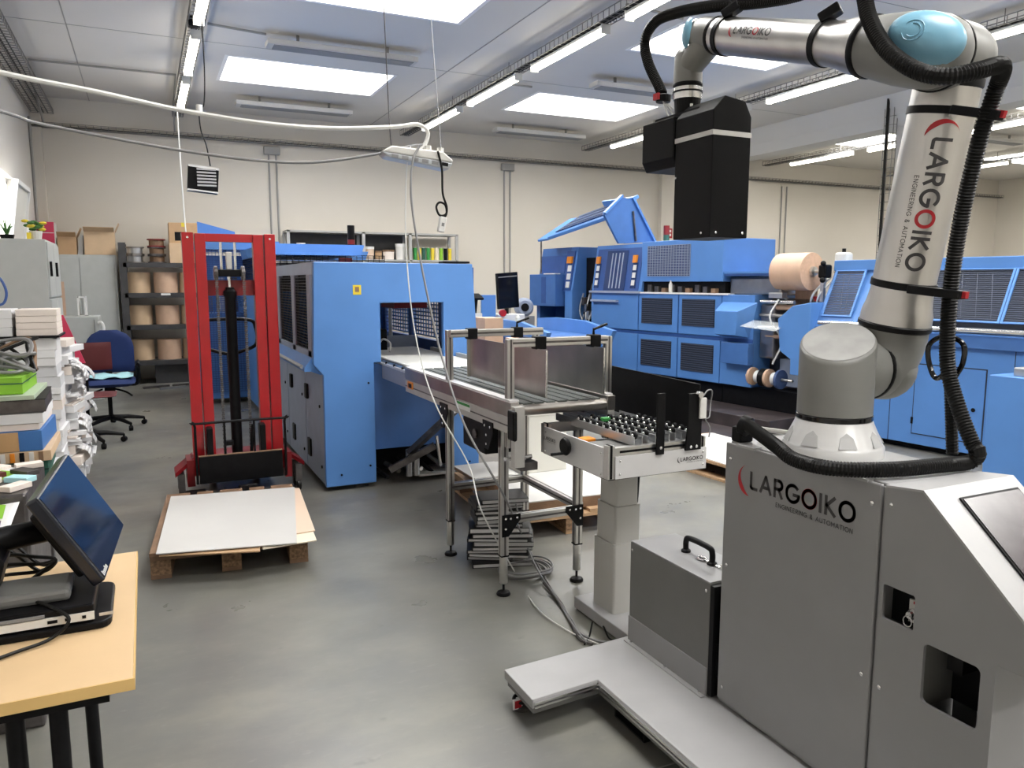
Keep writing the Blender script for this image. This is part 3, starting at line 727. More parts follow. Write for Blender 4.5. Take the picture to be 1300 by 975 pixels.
# upper arm logo, reading downwards
un = Vector((-.70, -.71, 0)); un = (un-ax*un.dot(ax)).normalized(); ut = un.cross(ax).normalized()
if ut.x < 0: ut = -ut      # to the right as seen from the camera
def uarm(u, v):
    s = .725-u; r = .0893; a = (v-.005)/r-.12
    return SH+ax*s+(un*math.cos(a)+ut*math.sin(a))*r
logo(ra, uarm, .42)
# gripper
gr = MB().prism([(1.805, 1.705), (1.975, 1.705), (1.975, 2.125), (1.945, 2.178), (1.855, 2.19), (1.805, 2.14)], 'y', 2.185, 2.395).build('gripper_box', 'black_cover', ra, bev=.003)
MB().prism([(1.8035, 2.055), (1.9765, 2.055), (1.9765, 2.072), (1.8035, 2.072)], 'y', 2.1835, 2.397).build('light_band', 'alu_matte', gr)
g2 = MB().prism([(1.80, 2.01), (1.82, 1.975), (1.98, 1.975), (1.98, 2.155), (1.80, 2.155)], 'y', 2.40, 2.60).build('drive_box', 'black_cover', ra, bev=.004)
MB().prism([(1.83, 2.155), (1.95, 2.155), (1.95, 2.172), (1.83, 2.172)], 'y', 2.3, 2.56).build('mounting_plate', 'black', ra)
screws(gr, [(1.805, 2.23, 1.722), (1.805, 2.385, 1.93)], (-1, 0, 0), .005); screws(gr, [(1.83, 2.185, 1.722), (1.95, 2.185, 1.722)], (0, -1, 0), .005)
for dx in (-.02, .02): MB().lathe([(.006, 0), (.006, .03)], (1.885+dx, 2.385, 2.172), (0, 0, 1), 8).build('cap_bolt', 'alu_bright', gr)
# corrugated hoses
HR = .0215
zc = BZ+HR+.004
low = [Vector((1.735, 1.885, BZ+.06)), onz(985, 566, zc+.02), onz(1010, 584, zc), onz(1060, 595, zc), onz(1130, 596, zc), onz(1200, 590, zc), onz(1232, 586, zc+.0), onx(1242, 574, 2.03), onx(1234, 562, 2.03), onx(1216, 515, 2.03), onx(1204, 470, 2.03), onx(1203, 420, 2.02), onx(1210, 340, 2.01), onx(1224, 260, 2.0), onx(1243, 180, 1.99), onx(1262, 120, 1.98), onx(1271, 96, 1.96), onx(1272, 84, 1.92), onx(1262, 84, 1.88), onx(1240, 90, 1.82), onx(1200, 97, 1.755), onx(1160, 88, 1.74), onx(1125, 62, 1.745), onx(1104, 25, 1.77), onx(1096, -10, 1.80), onx(1085, -35, 1.86), onx(1050, -22, 1.89), onx(1010, -6, 1.895), onx(960, 3, 1.895), onx(905, 8, 1.895), onx(860, 16, 1.895), onx(832, 28, 1.895), onx(819, 52, 1.895), onx(823, 80, 1.895), onx(836, 108, 1.895), onx(841, 120, 1.89)]
hosemesh(low, HR, .0085).build('corrugated_hose', 'black_rubber', ra, smooth=True, ang=25)
MB().lathe([(.030, 0), (.033, .004), (.033, .03), (.026, .034)], low[0]+Vector((-.008, .02, .0)), Vector((.35, -.8, -.25)), 18).build('hose_coupling', 'black', ra, smooth=True)
MB().box(1.71, 1.765, 1.885, 1.93, BZ, BZ+.05).build('hose_bracket', 'black', ra, bev=.006)
MB().cyl((1.76, 1.91, BZ+.045), (1.83, 1.80, BZ+.04), .008, 8).build('cable_gland', 'offwhite', ra)
s2 = [onx(1209, 372, 2.05), onx(1204, 430, 2.055), onx(1206, 480, 2.06), onx(1208, 540, 2.06), onx(1209, 578, 2.06)]
hosemesh(s2, .017, .0085, 10).build('straight_hose', 'black_rubber', ra, smooth=True, ang=25)
lp = [onx(1205, 470, 2.075), onx(1188, 480, 2.075), onx(1179, 458, 2.075), onx(1180, 438, 2.075), onx(1194, 428, 2.075), onx(1213, 430, 2.075), onx(1224, 440, 2.075), onx(1222, 462, 2.075), onx(1211, 482, 2.075), onx(1208, 500, 2.075)]
MB().tube(smooth_path(lp, 8), .0075, 8).build('looped_cable', 'black_gloss', ra, smooth=True)
# hose clips
for (a, b) in (((1172, 134), (1262, 146)), ((1112, 362), (1214, 374))):
    p = onx(a[0], a[1], 1.99); q = onx(b[0], b[1], 1.985)
    c = MB().bar(lerp(p, q, .45), q+(q-p).normalized()*.02, .03, .024).build('hose_clip', 'black', ra, bev=.003)
    MB().bar(lerp(p, q, .93)-Vector((.0, .016, 0)), q+(q-p)*.06-Vector((.0, .016, 0)), .012, .018).build('red_lock', 'logo_red', c)
for t in (.80, .345):
    c = MB().bar(FE+fx*t+Vector((-.03, 0, .062)), FE+fx*(t-.05)+Vector((0, 0, .105)), .05, .03).build('hose_clip', 'black', ra, bev=.005)
c = MB().lathe([(.028, 0), (.03, .01), (.03, .026), (.02, .03)], onx(842, 126, 1.885)-Vector((0, 0, .012)), (0, 0, 1), 14).build('hose_clip', 'black', ra)
p = onx(838, 122, 1.86); MB().box(p.x-.012, p.x+.0, p.y, p.y+.03, p.z-.012, p.z+.012).build('red_lock', 'logo_red', c)
for k, dx in enumerate((-.012, .0, .014)): MB().tube(smooth_path([onx(842, 128, 1.885)+Vector((dx, dx, 0)), Vector((1.885+dx*2, 2.53, 2.20)), Vector((1.88+dx*2, 2.50+dx, 2.157))], 5), .003, 6).build('air_line', 'cable_white', ra)

# ================================================================== roller lift table
rt = thing('roller_lift_table', 'white roller table box on a telescopic grey lifting column', 'roller table', (1.91, 2.87, 0))
RX0, RX1, RY0, RY1, RZ0, RZ1 = 1.665, 2.165, 2.60, 3.19, .745, .885
MB().box(1.77, 2.10, 2.46, 3.04, .008, .062).build('foot_plate', 'cab_light', rt, bev=.004)
c0 = (1.90, 2.87)
for (hx, hy, z0, z1) in ((.078, .088, .062, .385), (.069, .079, .385, .555), (.06, .07, .555, .745)):
    MB().prism(rrect(c0[0]-hx, c0[0]+hx, c0[1]-hy, c0[1]+hy, .014), 'z', z0, z1).build('column_stage', 'col_grey', rt, smooth=True, ang=30)
MB().box(RX0+.01, RX1-.01, RY0+.01, RY1-.01, RZ0-.006, RZ0+.002).build('bottom_plate', 'black', rt)
for (x, y) in ((RX0, RY0), (RX1-.035, RY0), (RX0, RY1-.035), (RX1-.035, RY1-.035)):
    p = MB().box(x+.001, x+.034, y+.001, y+.034, RZ0, RZ1).build('corner_post', 'alu', rt)
    MB().box(x+.012, x+.022, y-.0008, y+.036, RZ0+.002, RZ1+.002).build('slot', 'black', p)
MB().box(RX0, RX0+.008, RY0+.036, RY1-.034, RZ0, RZ1-.012).build('side_plate', 'plate_white', rt, bev=.001)
MB().box(RX0+.034, RX1, RY0-.006, RY0+.001, RZ0, RZ0+.095).build('front_plate', 'plate_white', rt, bev=.001)
MB().box(RX1-.008, RX1, RY0+.036, RY1-.034, RZ0, RZ1-.012).build('side_plate', 'plate_white', rt)
MB().box(RX0+.036, RX1-.036, RY0+.004, RY0+.034, RZ1-.045, RZ1-.012).build('front_profile', 'alu', rt)
MB().box(RX0+.06, RX1-.06, RY0-.0005, RY0+.004, RZ1-.033, RZ1-.024).build('profile_slot', 'black', rt)
MB().box(RX0+.036, RX1-.036, RY1-.034, RY1-.004, RZ1-.045, RZ1).build('rear_profile', 'alu', rt)
MB().box(RX0+.015, RX1-.015, RY0+.036, RY1-.036, RZ0+.03, RZ0+.04).build('inner_tray', 'steel_dark', rt)
MB().box(RX0+.04, RX0+.16, RY0+.03, RY0+.22, RZ1-.03, RZ1-.025).build('inner_plate', 'cab_dark', rt)
MB().cyl((RX0-.03, RY0+.30, .83), (RX1-.1, RY0+.30, .83), .009, 10).build('spindle', 'alu_bright', rt)
MB().box(RX0+.05, RX0+.11, RY0+.27, RY0+.33, .80, .86).build('spindle_block', 'orange', rt, bev=.004)
hw = MB().lathe([(.010, -.005), (.036, -.002), (.041, .008), (.036, .018), (.012, .02)], (RX0-.022, RY0+.30, .83), (-1, 0, 0), 20).build('hand_wheel', 'black', rt, smooth=True)
MB().cyl((RX0-.04, RY0+.30, .80), (RX0-.10, RY0+.30, .80), .007, 8).build('crank_grip', 'black', hw)
screws(rt, [(RX0, y, z) for y in (RY0+.05, RY1-.05) for z in (.76, .85)], (-1, 0, 0), .005); screws(rt, [(x, RY0-.006, z) for x in (RX0+.055, RX1-.02) for z in (.765, .82)], (0, -1, 0), .005)
# wheel rails
wheel = MB().lathe([(.013, 0), (.017, .002), (.017, .014), (.013, .016)], (-.008, 0, 0), (1, 0, 0), 10).mesh('roller_wheel', 'black', True)
hub = MB().lathe([(.007, 0), (.007, .028)], (-.014, 0, 0), (1, 0, 0), 8).mesh('axle', 'alu_bright', True)
for i, x in enumerate((1.835, 1.905, 1.975, 2.045, 2.115)):
    y0, y1 = RY0+.03, RY1+.12-.02*i
    r_ = MB().box(x-.024, x-.020, y0, y1, .872, .905).box(x+.016, x+.020, y0, y1, .872, .905).box(x-.024, x+.02, y0, y1, .868, .873).build('wheel_rail', 'zinc', rt)
    n = 9
    for k in range(n):
        y = lerp(y0+.03, y1-.2, k/(n-1))+(.02 if i % 2 else 0)
        for me, nm in ((wheel, 'roller_wheel'), (hub, 'axle')):
            o = bpy.data.objects.new(nm, me); C.objects.link(o); o.parent = r_; o.matrix_parent_inverse = Matrix.Translation((-rt.location[0], -rt.location[1], 0)) if False else Matrix.Identity(4)
            o.matrix_parent_inverse = (Matrix.Translation(rt.location) @ r_.matrix_parent_inverse).inverted(); o.location = (x-.002, y, .906)
for (x, y, z) in ((1.905, 3.0, .906), (2.12, 2.64, .895)): MB().box(x-.02, x+.02, y-.015, y+.015, z, z+.018).build('green_stop', 'green', rt, bev=.004)
# black guard and posts
g = [onx(764, 455, 2.175), onx(880, 489, 2.175)]
MB().hexa([(2.17, 3.55, .88), (2.17, 2.66, .89), (2.17, 2.66, 1.105), (2.17, 3.55, 1.12)], [(2.176, 3.55, .88), (2.176, 2.66, .89), (2.176, 2.66, 1.105), (2.176, 3.55, 1.12)]).build('guard_panel', 'black', rt)
MB().box(1.895, 1.935, 2.585, 2.594, .83, 1.09).build('stop_post', 'black', rt, bev=.002)
p2 = MB().prism([(2.045, .835), (2.125, .835), (2.125, .99), (2.115, 1.08), (2.055, 1.08), (2.055, .93)], 'y', 2.583, 2.594).build('stop_post', 'black', rt)
MB().box(2.105, 2.14, 2.57, 2.582, .97, 1.06).build('sensor', 'offwhite', rt, bev=.004)
MB().lathe([(.014, 0), (.014, .02)], (2.10, 2.58, 1.075), (0, -1, 0), 12).build('sensor_head', 'alu_bright', rt)
MB().tube(smooth_path([(2.125, 2.575, 1.07), (2.15, 2.58, 1.09), (2.19, 2.6, 1.08), (2.2, 2.62, 1.02), (2.18, 2.6, .97), (2.16, 2.6, .96), (2.185, 2.6, .92), (2.18, 2.6, .88)], 6), .003, 6).build('sensor_cable', 'cable_grey', rt)
screws(rt, [(1.915, 2.585, .86), (2.07, 2.583, .85), (2.10, 2.583, .85)], (0, -1, 0), .007)
logo(rt, lambda u, v: (RX0-.0008, 3.165-u, .815+v), .12, True)
logo(rt, lambda u, v: (2.01+u, RY0-.0068, .789+v), .135, True)
MB().tube(smooth_path([(2.03, 2.9, .745), (2.06, 2.95, .62), (2.08, 3.0, .45), (2.02, 2.99, .30), (1.97, 2.96, .25)], 8), .008, 8).build('power_cable', 'black_rubber', rt)
# ================================================================== belt conveyor
cv = thing('belt_conveyor', 'aluminium frame belt conveyor with steel guide plates feeding the roller table', 'conveyor', (1.75, 3.65, 0))
CZ = 1.005
CXL, CXR, CY0, CY1 = 1.50, 2.02, 3.13, 4.72
def profile(p, q, parent=cv, name='frame_bar', s=.04):
    o = MB().bar(p, q, s, s).build(name, 'alu', parent, bev=.003)
    g = MB()
    p = Vector(p); q = Vector(q); d = (q-p).normalized(); u = Vector((0, 0, 1)) if abs(d.z) < .9 else Vector((0, 1, 0)); r = d.cross(u).normalized(); u = r.cross(d)
    for n in (r, -r, u, -u):
        t = d.cross(n); g.add([p+n*(s/2+.0004)+t*.005, q+n*(s/2+.0004)+t*.005, q+n*(s/2+.0004)-t*.005, p+n*(s/2+.0004)-t*.005], [(0, 1, 2, 3)])
    g.build('groove', 'steel_dark', o); return o
for x in (CXL, CXR):
    MB().box(x-.02, x+.02, CY0, CY1, CZ-.155, CZ-.075).build('side_rail', 'alu_matte', cv, bev=.004)
    MB().box(x-.022, x+.022, CY0, CY1, CZ-.074, CZ-.004).build('steel_strip', 'steel', cv, bev=.002)
    MB().box(x-.018, x+.03 if x < 1.8 else x+.018, CY0+.02, CY1, CZ-.004, CZ+.004).build('slide_strip', 'plate_white', cv)
    MB().box(x-.021, x+.021, CY0, CY1, CZ-.119, CZ-.112).build('rail_groove', 'steel_dark', cv)
MB().box(CXL+.03, CXR-.02, CY0+.02, CY1-.02, CZ-.05, CZ-.03).build('belt_bed', 'steel_dark', cv)
# narrow belts over the bed
mat('belt_dark', (.06, .07, .065), .5, bump=.5, bscale=300)
for i in range(7):
    x = lerp(CXL+.05, CXR-.1, i/6); MB().box(x, x+.05, CY0+.02, CY1, CZ-.03, CZ-.012).build('belt', 'belt_dark', cv, bev=.004)
for y in (CY0+.03, CY1-.03): MB().cyl((CXL+.02, y, CZ-.045), (CXR-.02, y, CZ-.045), .028, 14).build('end_roller', 'steel', cv, smooth=True)
LEGS = [(1.50, 3.98), (1.535, 3.335), (1.955, 3.335), (1.97, 3.98)]
for k, (x, y) in enumerate(LEGS):
    profile((x, y, .205), (x, y, CZ-.155), name='leg')
    MB().lathe([(.019, 0), (.021, .003), (.021, .135), (.019, .14)], (x, y, .06), (0, 0, 1), 18).build('leg_sleeve', 'alu', cv, smooth=True)
    MB().lathe([(.035, 0), (.036, .006), (.03, .016), (.012, .022), (.006, .024), (.006, .06)], (x, y, 0), (0, 0, 1), 20).build('levelling_foot', 'black', cv, smooth=True)
    MB().box(x-.021, x+.021, y-.021, y+.021, .200, .207).build('leg_cap', 'black', cv)
profile((1.50, 3.98, .40), (1.97, 3.98, .40)); profile((1.535, 3.335, .385), (1.955, 3.335, .385)); profile((1.97, 3.335, .40), (1.97, 3.98, .40))
# black corner plates
def gusset(x, y, z, sx, sz=.09, parent=cv):
    o = MB().prism([(x, z), (x+sx*.10, z), (x+sx*.10, z-.03), (x+sx*.035, z-sz), (x, z-sz)], 'y', y-.028, y-.0225).build('corner_plate', 'black', parent)
    screws(o, [(x+sx*.018, y-.028, z-.018), (x+sx*.018, y-.028, z-.07), (x+sx*.045, y-.028, z-.02), (x+sx*.08, y-.028, z-.018)], (0, -1, 0), .006)
gusset(1.516, 3.335, .415, 1, .11); gusset(1.974, 3.335, .415, -1, .11)
for (x, y) in ((1.478, 3.40), (1.478, 4.02)):
    o = MB().prism([(y+.05, CZ-.13), (y-.07, CZ-.13), (y-.075, CZ-.18), (y-.02, CZ-.27), (y+.03, CZ-.27)], 'x', x-.004, x+.002).build('corner_plate', 'black', cv)
    screws(o, [(x-.004, y+.02, CZ-.155), (x-.004, y-.045, CZ-.155), (x-.004, y, CZ-.2), (x-.004, y, CZ-.245)], (-1, 0, 0), .007)
# drive gearbox under the belt
gb = MB().box(1.50, 1.72, 3.48, 3.78, CZ-.32, CZ-.16).build('drive_gearbox', 'black', cv, bev=.01)
MB().lathe([(.05, 0), (.05, .1), (.045, .11)], (1.60, 3.78, CZ-.24), (0, 1, 0), 18).build('motor', 'steel_dark', gb, smooth=True)
MB().lathe([(.025, 0), (.025, .008)], (1.499, 3.60, CZ-.23), (-1, 0, 0), 14).build('drive_hub', 'steel_dark', gb)
MB().box(1.476, 1.48, 3.62, 3.80, CZ-.122, CZ-.085).build('rating_plate', 'white', cv)
MB().box(1.474, 1.4765, 3.62, 3.80, CZ-.098, CZ-.085).build('rating_stripe', 'green', cv)
MB().box(1.4755, 1.48, 4.56, 4.66, CZ-.125, CZ-.08).build('warning_label', 'orange', cv)
MB().box(1.474, 1.4758, 4.58, 4.64, CZ-.118, CZ-.092).build('warning_symbol', 'black', cv)
# upright posts and cross bars holding the guide plates
posts = [(1.503, 3.98), (1.512, 3.215), (2.045, 3.215), (2.04, 3.98)]
for (x, y) in posts: profile((x-.0, y, CZ-.16 if y > 3.5 else CZ-.23), (x, y, 1.285), name='post', s=.036)
b1 = profile((1.49, 3.94, 1.268), (2.06, 3.94, 1.268), name='cross_bar'); b2 = profile((1.52, 3.215, 1.268), (2.035, 3.215, 1.268), name='cross_bar')
for (x, y) in ((1.62, 3.94), (1.90, 3.94), (1.665, 3.215), (1.965, 3.215)):
    c = MB().box(x-.028, x+.028, y-.027, y+.027, 1.235, 1.295).build('clamp', 'black', cv, bev=.004)
    if x > 1.8: MB().tube([(x, y, 1.295), (x, y, 1.32), (x+.07, y-.01, 1.345)], .007, 8).build('clamp_lever', 'black', c)
for x, ya, yb in ((1.645, 3.10, 4.02), (1.955, 3.10, 4.02)):
    g = MB().box(x-.003, x+.003, ya, yb, CZ+.012, 1.238).build('guide_plate', 'steel', cv)
    MB().box(x-.02 if x < 1.8 else x-.003, x+.003 if x < 1.8 else x+.02, yb-.004, yb, CZ+.012, 1.238).build('folded_edge', 'alu', g)
    MB().box(x-.004, x+.004, ya-.003, ya, CZ+.012, 1.238).build('hem', 'alu_bright', g)
# end mechanism near the roller table
MB().box(1.455, 1.477, 3.05, 3.125, CZ-.17, CZ-.03).build('switch_box', 'black', cv, bev=.012)
MB().box(1.48, 1.53, 3.09, 3.13, CZ-.30, CZ-.02).build('end_bracket', 'alu_matte', cv)
MB().box(1.53, 1.62, 3.13, 3.21, CZ-.33, CZ-.29).build('end_block', 'steel_dark', cv, bev=.004)
MB().cyl((1.46, 3.16, CZ-.27), (1.60, 3.16, CZ-.27), .01, 8).build('end_shaft', 'alu_bright', cv)

# ================================================================== blue casing-in machine
mc = thing('casing_machine', 'large sky blue bindery machine with grilled side windows and belt outfeed', 'machine', (1.75, 8, 0))
MY = 5.60
outer = [(1.145, .035), (1.51, .035), (1.51, .86), (1.53, .90), (1.53, 1.02), (1.572, 1.02)]
front = [(1.135, .035), (1.515, .035), (1.515, .95), (1.572, .95), (1.572, 1.393), (2.07, 1.393), (2.07, .95), (2.10, .95), (2.10, .06), (2.36, .06), (2.365, .90), (2.315, 1.685), (1.095, 1.69), (1.070, .955), (1.14, .87)]
MB().prism(front, 'y', MY, MY+.05).build('front_panel', 'blue', mc, bev=.006)
MB().box(1.51, 2.11, MY+.09, MY+.12, .27, .93).build('recessed_panel', 'blue_mid', mc)
MB().box(1.095, 2.315, MY+.05, 8.1, 1.66, 1.688).build('roof', 'blue', mc)
MB().box(1.2, 2.3, MY+.3, 8.0, .05, .26).build('under_drive', 'black', mc)
for k in range(6): MB().cyl((1.55+.09*k, MY+.2, .10+.03*(k % 3)), (1.62+.09*k, MY+.05, .05+.04*(k % 2)), .018, 8).build('under_lever', 'alu' if k % 2 else 'black', mc)
MB().bar((1.62, MY+.0, .12), (1.95, MY-.1, .30), .05, .05).build('drive_arm', 'steel_dark', mc); MB().bar((1.78, MY-.02, .25), (1.98, MY-.45, .62), .07, .035).build('support_strut', 'steel_dark', mc)
for k in range(2): MB().cyl((1.78+.06*k, MY+.02, .05), (1.78+.06*k, MY+.02, .26), .025, 12).build('under_cylinder', 'zinc', mc)
MB().cyl((2.02, MY-.03, .12), (1.99, MY-.03, .36), .014, 8).build('lever', 'alu_bright', mc)
MB().box(1.85, 2.15, MY-.02, MY+.2, .045, .06).build('base_bar', 'alu_matte', mc)
for (x, y) in ((1.42, MY+.10), (2.25, MY+.1), (1.25, 8.0)):
    MB().cyl((x, y, .012), (x, y, .06), .012, 8).build('machine_foot', 'alu', mc); MB().box(x-.05, x+.05, y-.04, y+.04, 0, .012).build('foot_pad', 'steel_dark', mc)
# left side: window band, ledge, doors
MB().prism([(1.092, 1.69), (1.088, 1.60), (1.10, 1.60), (1.11, 1.69)], 'y', MY+.05, 8.1).build('top_band', 'bluegrey', mc)
def grille(p0, du, dv, nu, nv, parent, r=.0035, name='grille', m='black'):
    # wire grid spanning du and dv from p0
    g = MB(); p0 = Vector(p0); du = Vector(du); dv = Vector(dv); nrm = du.cross(dv).normalized()
    for i in range(nu+1): g.bar(p0+du*(i/nu), p0+du*(i/nu)+dv, r*1.5, r*1.5, nrm)
    for i in range(nv+1): g.bar(p0+dv*(i/nv), p0+dv*(i/nv)+du, r*2, r*2, nrm)
    return g.build(name, m, parent, kind='stuff')
for y0, y1 in ((MY+.20, 6.30), (6.42, 7.05), (7.17, 7.95)):
    grille((1.085, y0, 1.05), (0, y1-y0, 0), (0, 0, .53), 12, 24, mc)
for y in (MY+.05, 6.30, 7.05, 7.95): MB().box(1.07, 1.105, y, y+.13, 1.0, 1.60).build('window_post', 'grey_apron', mc, bev=.004)
MB().box(1.07, 1.12, MY+.05, 8.1, 1.0, 1.045).build('window_sill', 'bluegrey', mc)
MB().prism([(1.07, 1.0), (1.015, .93), (1.015, .90), (1.06, .90), (1.135, .87), (1.135, 1.0)], 'y', MY+.05, 8.1).build('ledge', 'blue', mc)
MB().cyl((1.01, MY+.12, .93), (1.01, 7.2, .93), .014, 10).build('ledge_rail', 'alu', mc, smooth=True)
for y0, y1 in ((MY+.05, 6.35), (6.36, 7.2), (7.21, 8.1)):
    d = MB().box(1.14, 1.165, y0, y1-.008, .04, .87).build('side_door', 'bluegrey', mc, bev=.003)
    h_ = MB().box(1.118, 1.14, y0+.55, y0+.63, .62, .74).build('door_latch', 'black', d, bev=.006)
    MB().box(1.126, 1.14, y0+.50, y0+.60, .16, .30).build('vent_slot', 'black', d)
    MB().lathe([(.012, 0), (.012, .008)], (1.14, y0+.12, .62), (-1, 0, 0), 10).build('lock', 'black', d)
    MB().lathe([(.012, 0), (.012, .008)], (1.14, y0+.1, .16), (-1, 0, 0), 10).build('lock', 'black', d)
# right side wall with grilles, letting the hall shine in
for y0, y1 in ((MY+.10, 6.25), (6.37, 7.1), (7.2, 8.0)):
    grille((2.32, y0, 1.06), (0, y1-y0, 0), (0, 0, .5), 10, 14, mc, .006, m='blue_mid')
for y in (MY+.05, 6.25, 7.1, 8.0): MB().box(2.30, 2.345, y, y+.1, 1.0, 1.66).build('window_post', 'blue_dark', mc)
MB().box(2.30, 2.35, MY+.05, 8.1, .05, 1.03).build('right_wall', 'blue_dark', mc)
# inner gear seen through the opening
MB().box(1.2, 2.28, MY+.4, 8.0, .75, .92).build('inner_bed', 'steel_dark', mc)
MB().box(1.30, 1.55, MY+.55, 6.6, .92, 1.5).build('inner_unit', 'black', mc, bev=.02)
MB().box(1.62, 1.665, MY+.62, MY+.68, .95, 1.55).build('inner_post', 'offwhite', mc)
MB().tube(smooth_path([(1.70, MY+.6, .99), (1.74, MY+.55, 1.08), (1.79, MY+.5, 1.05), (1.77, MY+.45, .985)], 6), .008, 8).build('inner_hose', 'cable_white', mc)
MB().box(1.70, 1.84, MY+.75, MY+.95, .95, 1.15).build('inner_block', 'black', mc, bev=.01)
MB().box(1.72, 2.26, MY+1.2, MY+1.24, .95, 1.06).build('inner_bar', 'bluegrey', mc)
for k in range(5): MB().cyl((1.6+.13*k, MY+1.6, 1.0), (1.6+.13*k, MY+1.6, 1.5), .02, 8).build('inner_rod', 'zinc', mc)
MB().box(1.95, 2.25, MY+.9, MY+1.3, 1.32, 1.40).build('inner_bridge', 'red_dark', mc)
# outfeed belt
MB().box(1.62, 2.16, 4.80, 6.6, .955, .975).build('outfeed_belt', 'belt_white', mc, bev=.008)
MB().box(1.575, 2.22, 4.62, MY+.3, .93, .95).build('outfeed_bed', 'plate_white', mc, bev=.004)
MB().box(1.575, 1.59, 4.60, MY-.002, .83, .93).build('outfeed_apron', 'grey_apron', mc, bev=.004)
MB().box(1.575, 2.20, 4.60, 4.615, .83, .93).build('outfeed_apron', 'grey_apron', mc, bev=.004)
for k in range(3): MB().box(1.585+.012*k, 1.59+.012*k, 4.80, MY+.4, .95, .968).build('outfeed_rail', 'steel_dark' if k % 2 else 'alu', mc)
for k in range(4): MB().cyl((1.575, 4.9+.2*k, .955), (1.60, 4.9+.2*k, .955), .010, 8).build('outfeed_knob', 'black', mc)
MB().box(2.17, 2.20, 4.9, 6.2, .95, 1.0).build('outfeed_fence', 'alu_matte', mc)
lb = MB().box(1.372, 1.432, MY-.002, MY, 1.455, 1.525).build('warning_label', 'yellow', mc); MB().box(1.387, 1.417, MY-.003, MY-.002, 1.475, 1.512).build('warning_symbol', 'wood_dark', lb)
for (x, z) in ((1.47, .80), (1.47, .17), (2.28, .12), (1.25, .12)): MB().lathe([(.008, 0), (.008, .004)], (x, MY, z), (0, -1, 0), 8).build('screw', 'black', mc)
MB().box(2.08, 2.30, MY+.02, MY+.12, 1.69, 1.705).build('tool_tray', 'black', mc)
# rear section, higher, with blue roofs
MB().box(1.15, 2.4, 8.1, 10.4, .05, 1.45).build('rear_body', 'blue', mc, bev=.01)
for (x0, x1, y0, y1, z) in ((1.12, 2.12, 8.1, 9.8, 1.93), (1.12, 2.62, 9.82, 10.4, 1.93)):
    MB().prism([(x0, z), (x0+.02, z-.11), (x1-.04, z-.11), (x1, z)], 'y', y0, y1).build('rear_roof', 'blue', mc)
grille((1.14, 8.12, 1.46), (1.2, 0, 0), (0, 0, .36), 20, 16, mc); grille((1.14, 8.12, 1.46), (0, 2.2, 0), (0, 0, .36), 30, 16, mc)
MB().box(1.3, 2.3, 8.5, 10.2, 1.45, 1.75).build('rear_gear', 'steel_dark', mc)
for k in range(6): MB().cyl((1.25+.15*k, 8.3, 1.46), (1.25+.15*k, 8.3, 1.72), .022, 8).build('rear_rod', 'zinc', mc)
MB().box(1.86, 2.0, 8.14, 8.2, 1.70, 1.80).build('red_cover', 'red', mc, bev=.01)
# signal tower on the roof
sg = MB().cyl((2.42, 9.9, 1.93), (2.42, 9.9, 2.02), .045, 12).build('signal_base', 'black', mc)
MB().cyl((2.42, 9.9, 2.02), (2.42, 9.9, 2.08), .045, 12).build('signal_lens', 'red_dark', sg); MB().cyl((2.42, 9.9, 2.08), (2.42, 9.9, 2.26), .045, 12).build('signal_cap', 'black', sg)
# section reaching towards the shelves
MB().box(.62, 1.15, 10.41, 11.6, .06, 1.15).build('loader_body', 'blue', mc, bev=.01)
MB().box(1.15, 2.4, 10.41, 11.6, .05, 1.5).build('loader_side', 'blue', mc)
grille((.62, 10.40, 1.15), (.9, 0, 0), (0, 0, .80), 22, 30, mc, .004, m='blue_dark'); grille((.62, 10.395, .15), (.9, 0, 0), (0, 0, 1.0), 26, 34, mc, .003, m='blue_dark')
MB().box(.60, 1.6, 10.38, 11.6, 1.95, 2.06).build('loader_roof', 'blue', mc)
MB().box(.7, 1.5, 11.3, 11.5, 1.15, 1.9).build('loader_back', 'blue_mid', mc)
for k in range(5): MB().box(.72+.16*k, .80+.16*k, 10.9, 11.0, 1.15, 1.55+.06*(k % 3)).build('loader_post', 'zinc' if k % 2 else 'steel_dark', mc)
MB().prism([(.66, 2.06), (.66, 2.32), (1.12, 2.2), (1.12, 2.06)], 'y', 10.9, 10.93).build('raised_flap', 'blue', mc)
MB().box(.60, .66, 10.38, 10.46, .06, 1.95).build('loader_post', 'blue_mid', mc)

# ================================================================== red pallet stacker
st = thing('pallet_stacker', 'red manual pallet stacker with black lift cylinder and chains', 'pallet stacker', (.56, 5.95, 0))
SY = 5.90
for s, x in ((1, .25), (-1, .875)):
    MB().box(min(x, x+s*.075), max(x, x+s*.075), SY-.045, SY+.05, .16, 1.89).build('mast_upright', 'red', st, bev=.004)
    xi = x+s*.083; MB().box(min(xi, xi+s*.07), max(xi, xi+s*.07), SY-.035, SY+.05, .18, 1.885).build('inner_upright', 'red', st, bev=.004)
    MB().cyl((x+s*.037, SY-.046, 1.855), (x+s*.037, SY-.048, 1.855), .008, 8).build('bolt', 'alu_bright', st)
MB().box(.40, .725, SY-.02, SY+.045, 1.83, 1.885).build('top_beam', 'red', st)
MB().box(.37, .755, SY+.02, SY+.06, 1.45, 1.56).build('cross_beam', 'red_dark', st)
MB().lathe([(.038, 0), (.038, 1.22), (.046, 1.23), (.046, 1.26), (.03, 1.275), (.03, 1.29)], (.553, SY+.0, .22), (0, 0, 1), 20).build('lift_cylinder', 'black', st, smooth=True)
MB().cyl((.553, SY, 1.50), (.553, SY, 1.66), .013, 10).build('piston_rod', 'alu_bright', st)
MB().box(.47, .645, SY-.04, SY+.03, 1.585, 1.635).build('chain_head', 'black', st, bev=.005)
MB().box(.535, .575, SY-.02, SY+.02, 1.635, 1.76).build('head_block', 'alu_matte', st, bev=.006)
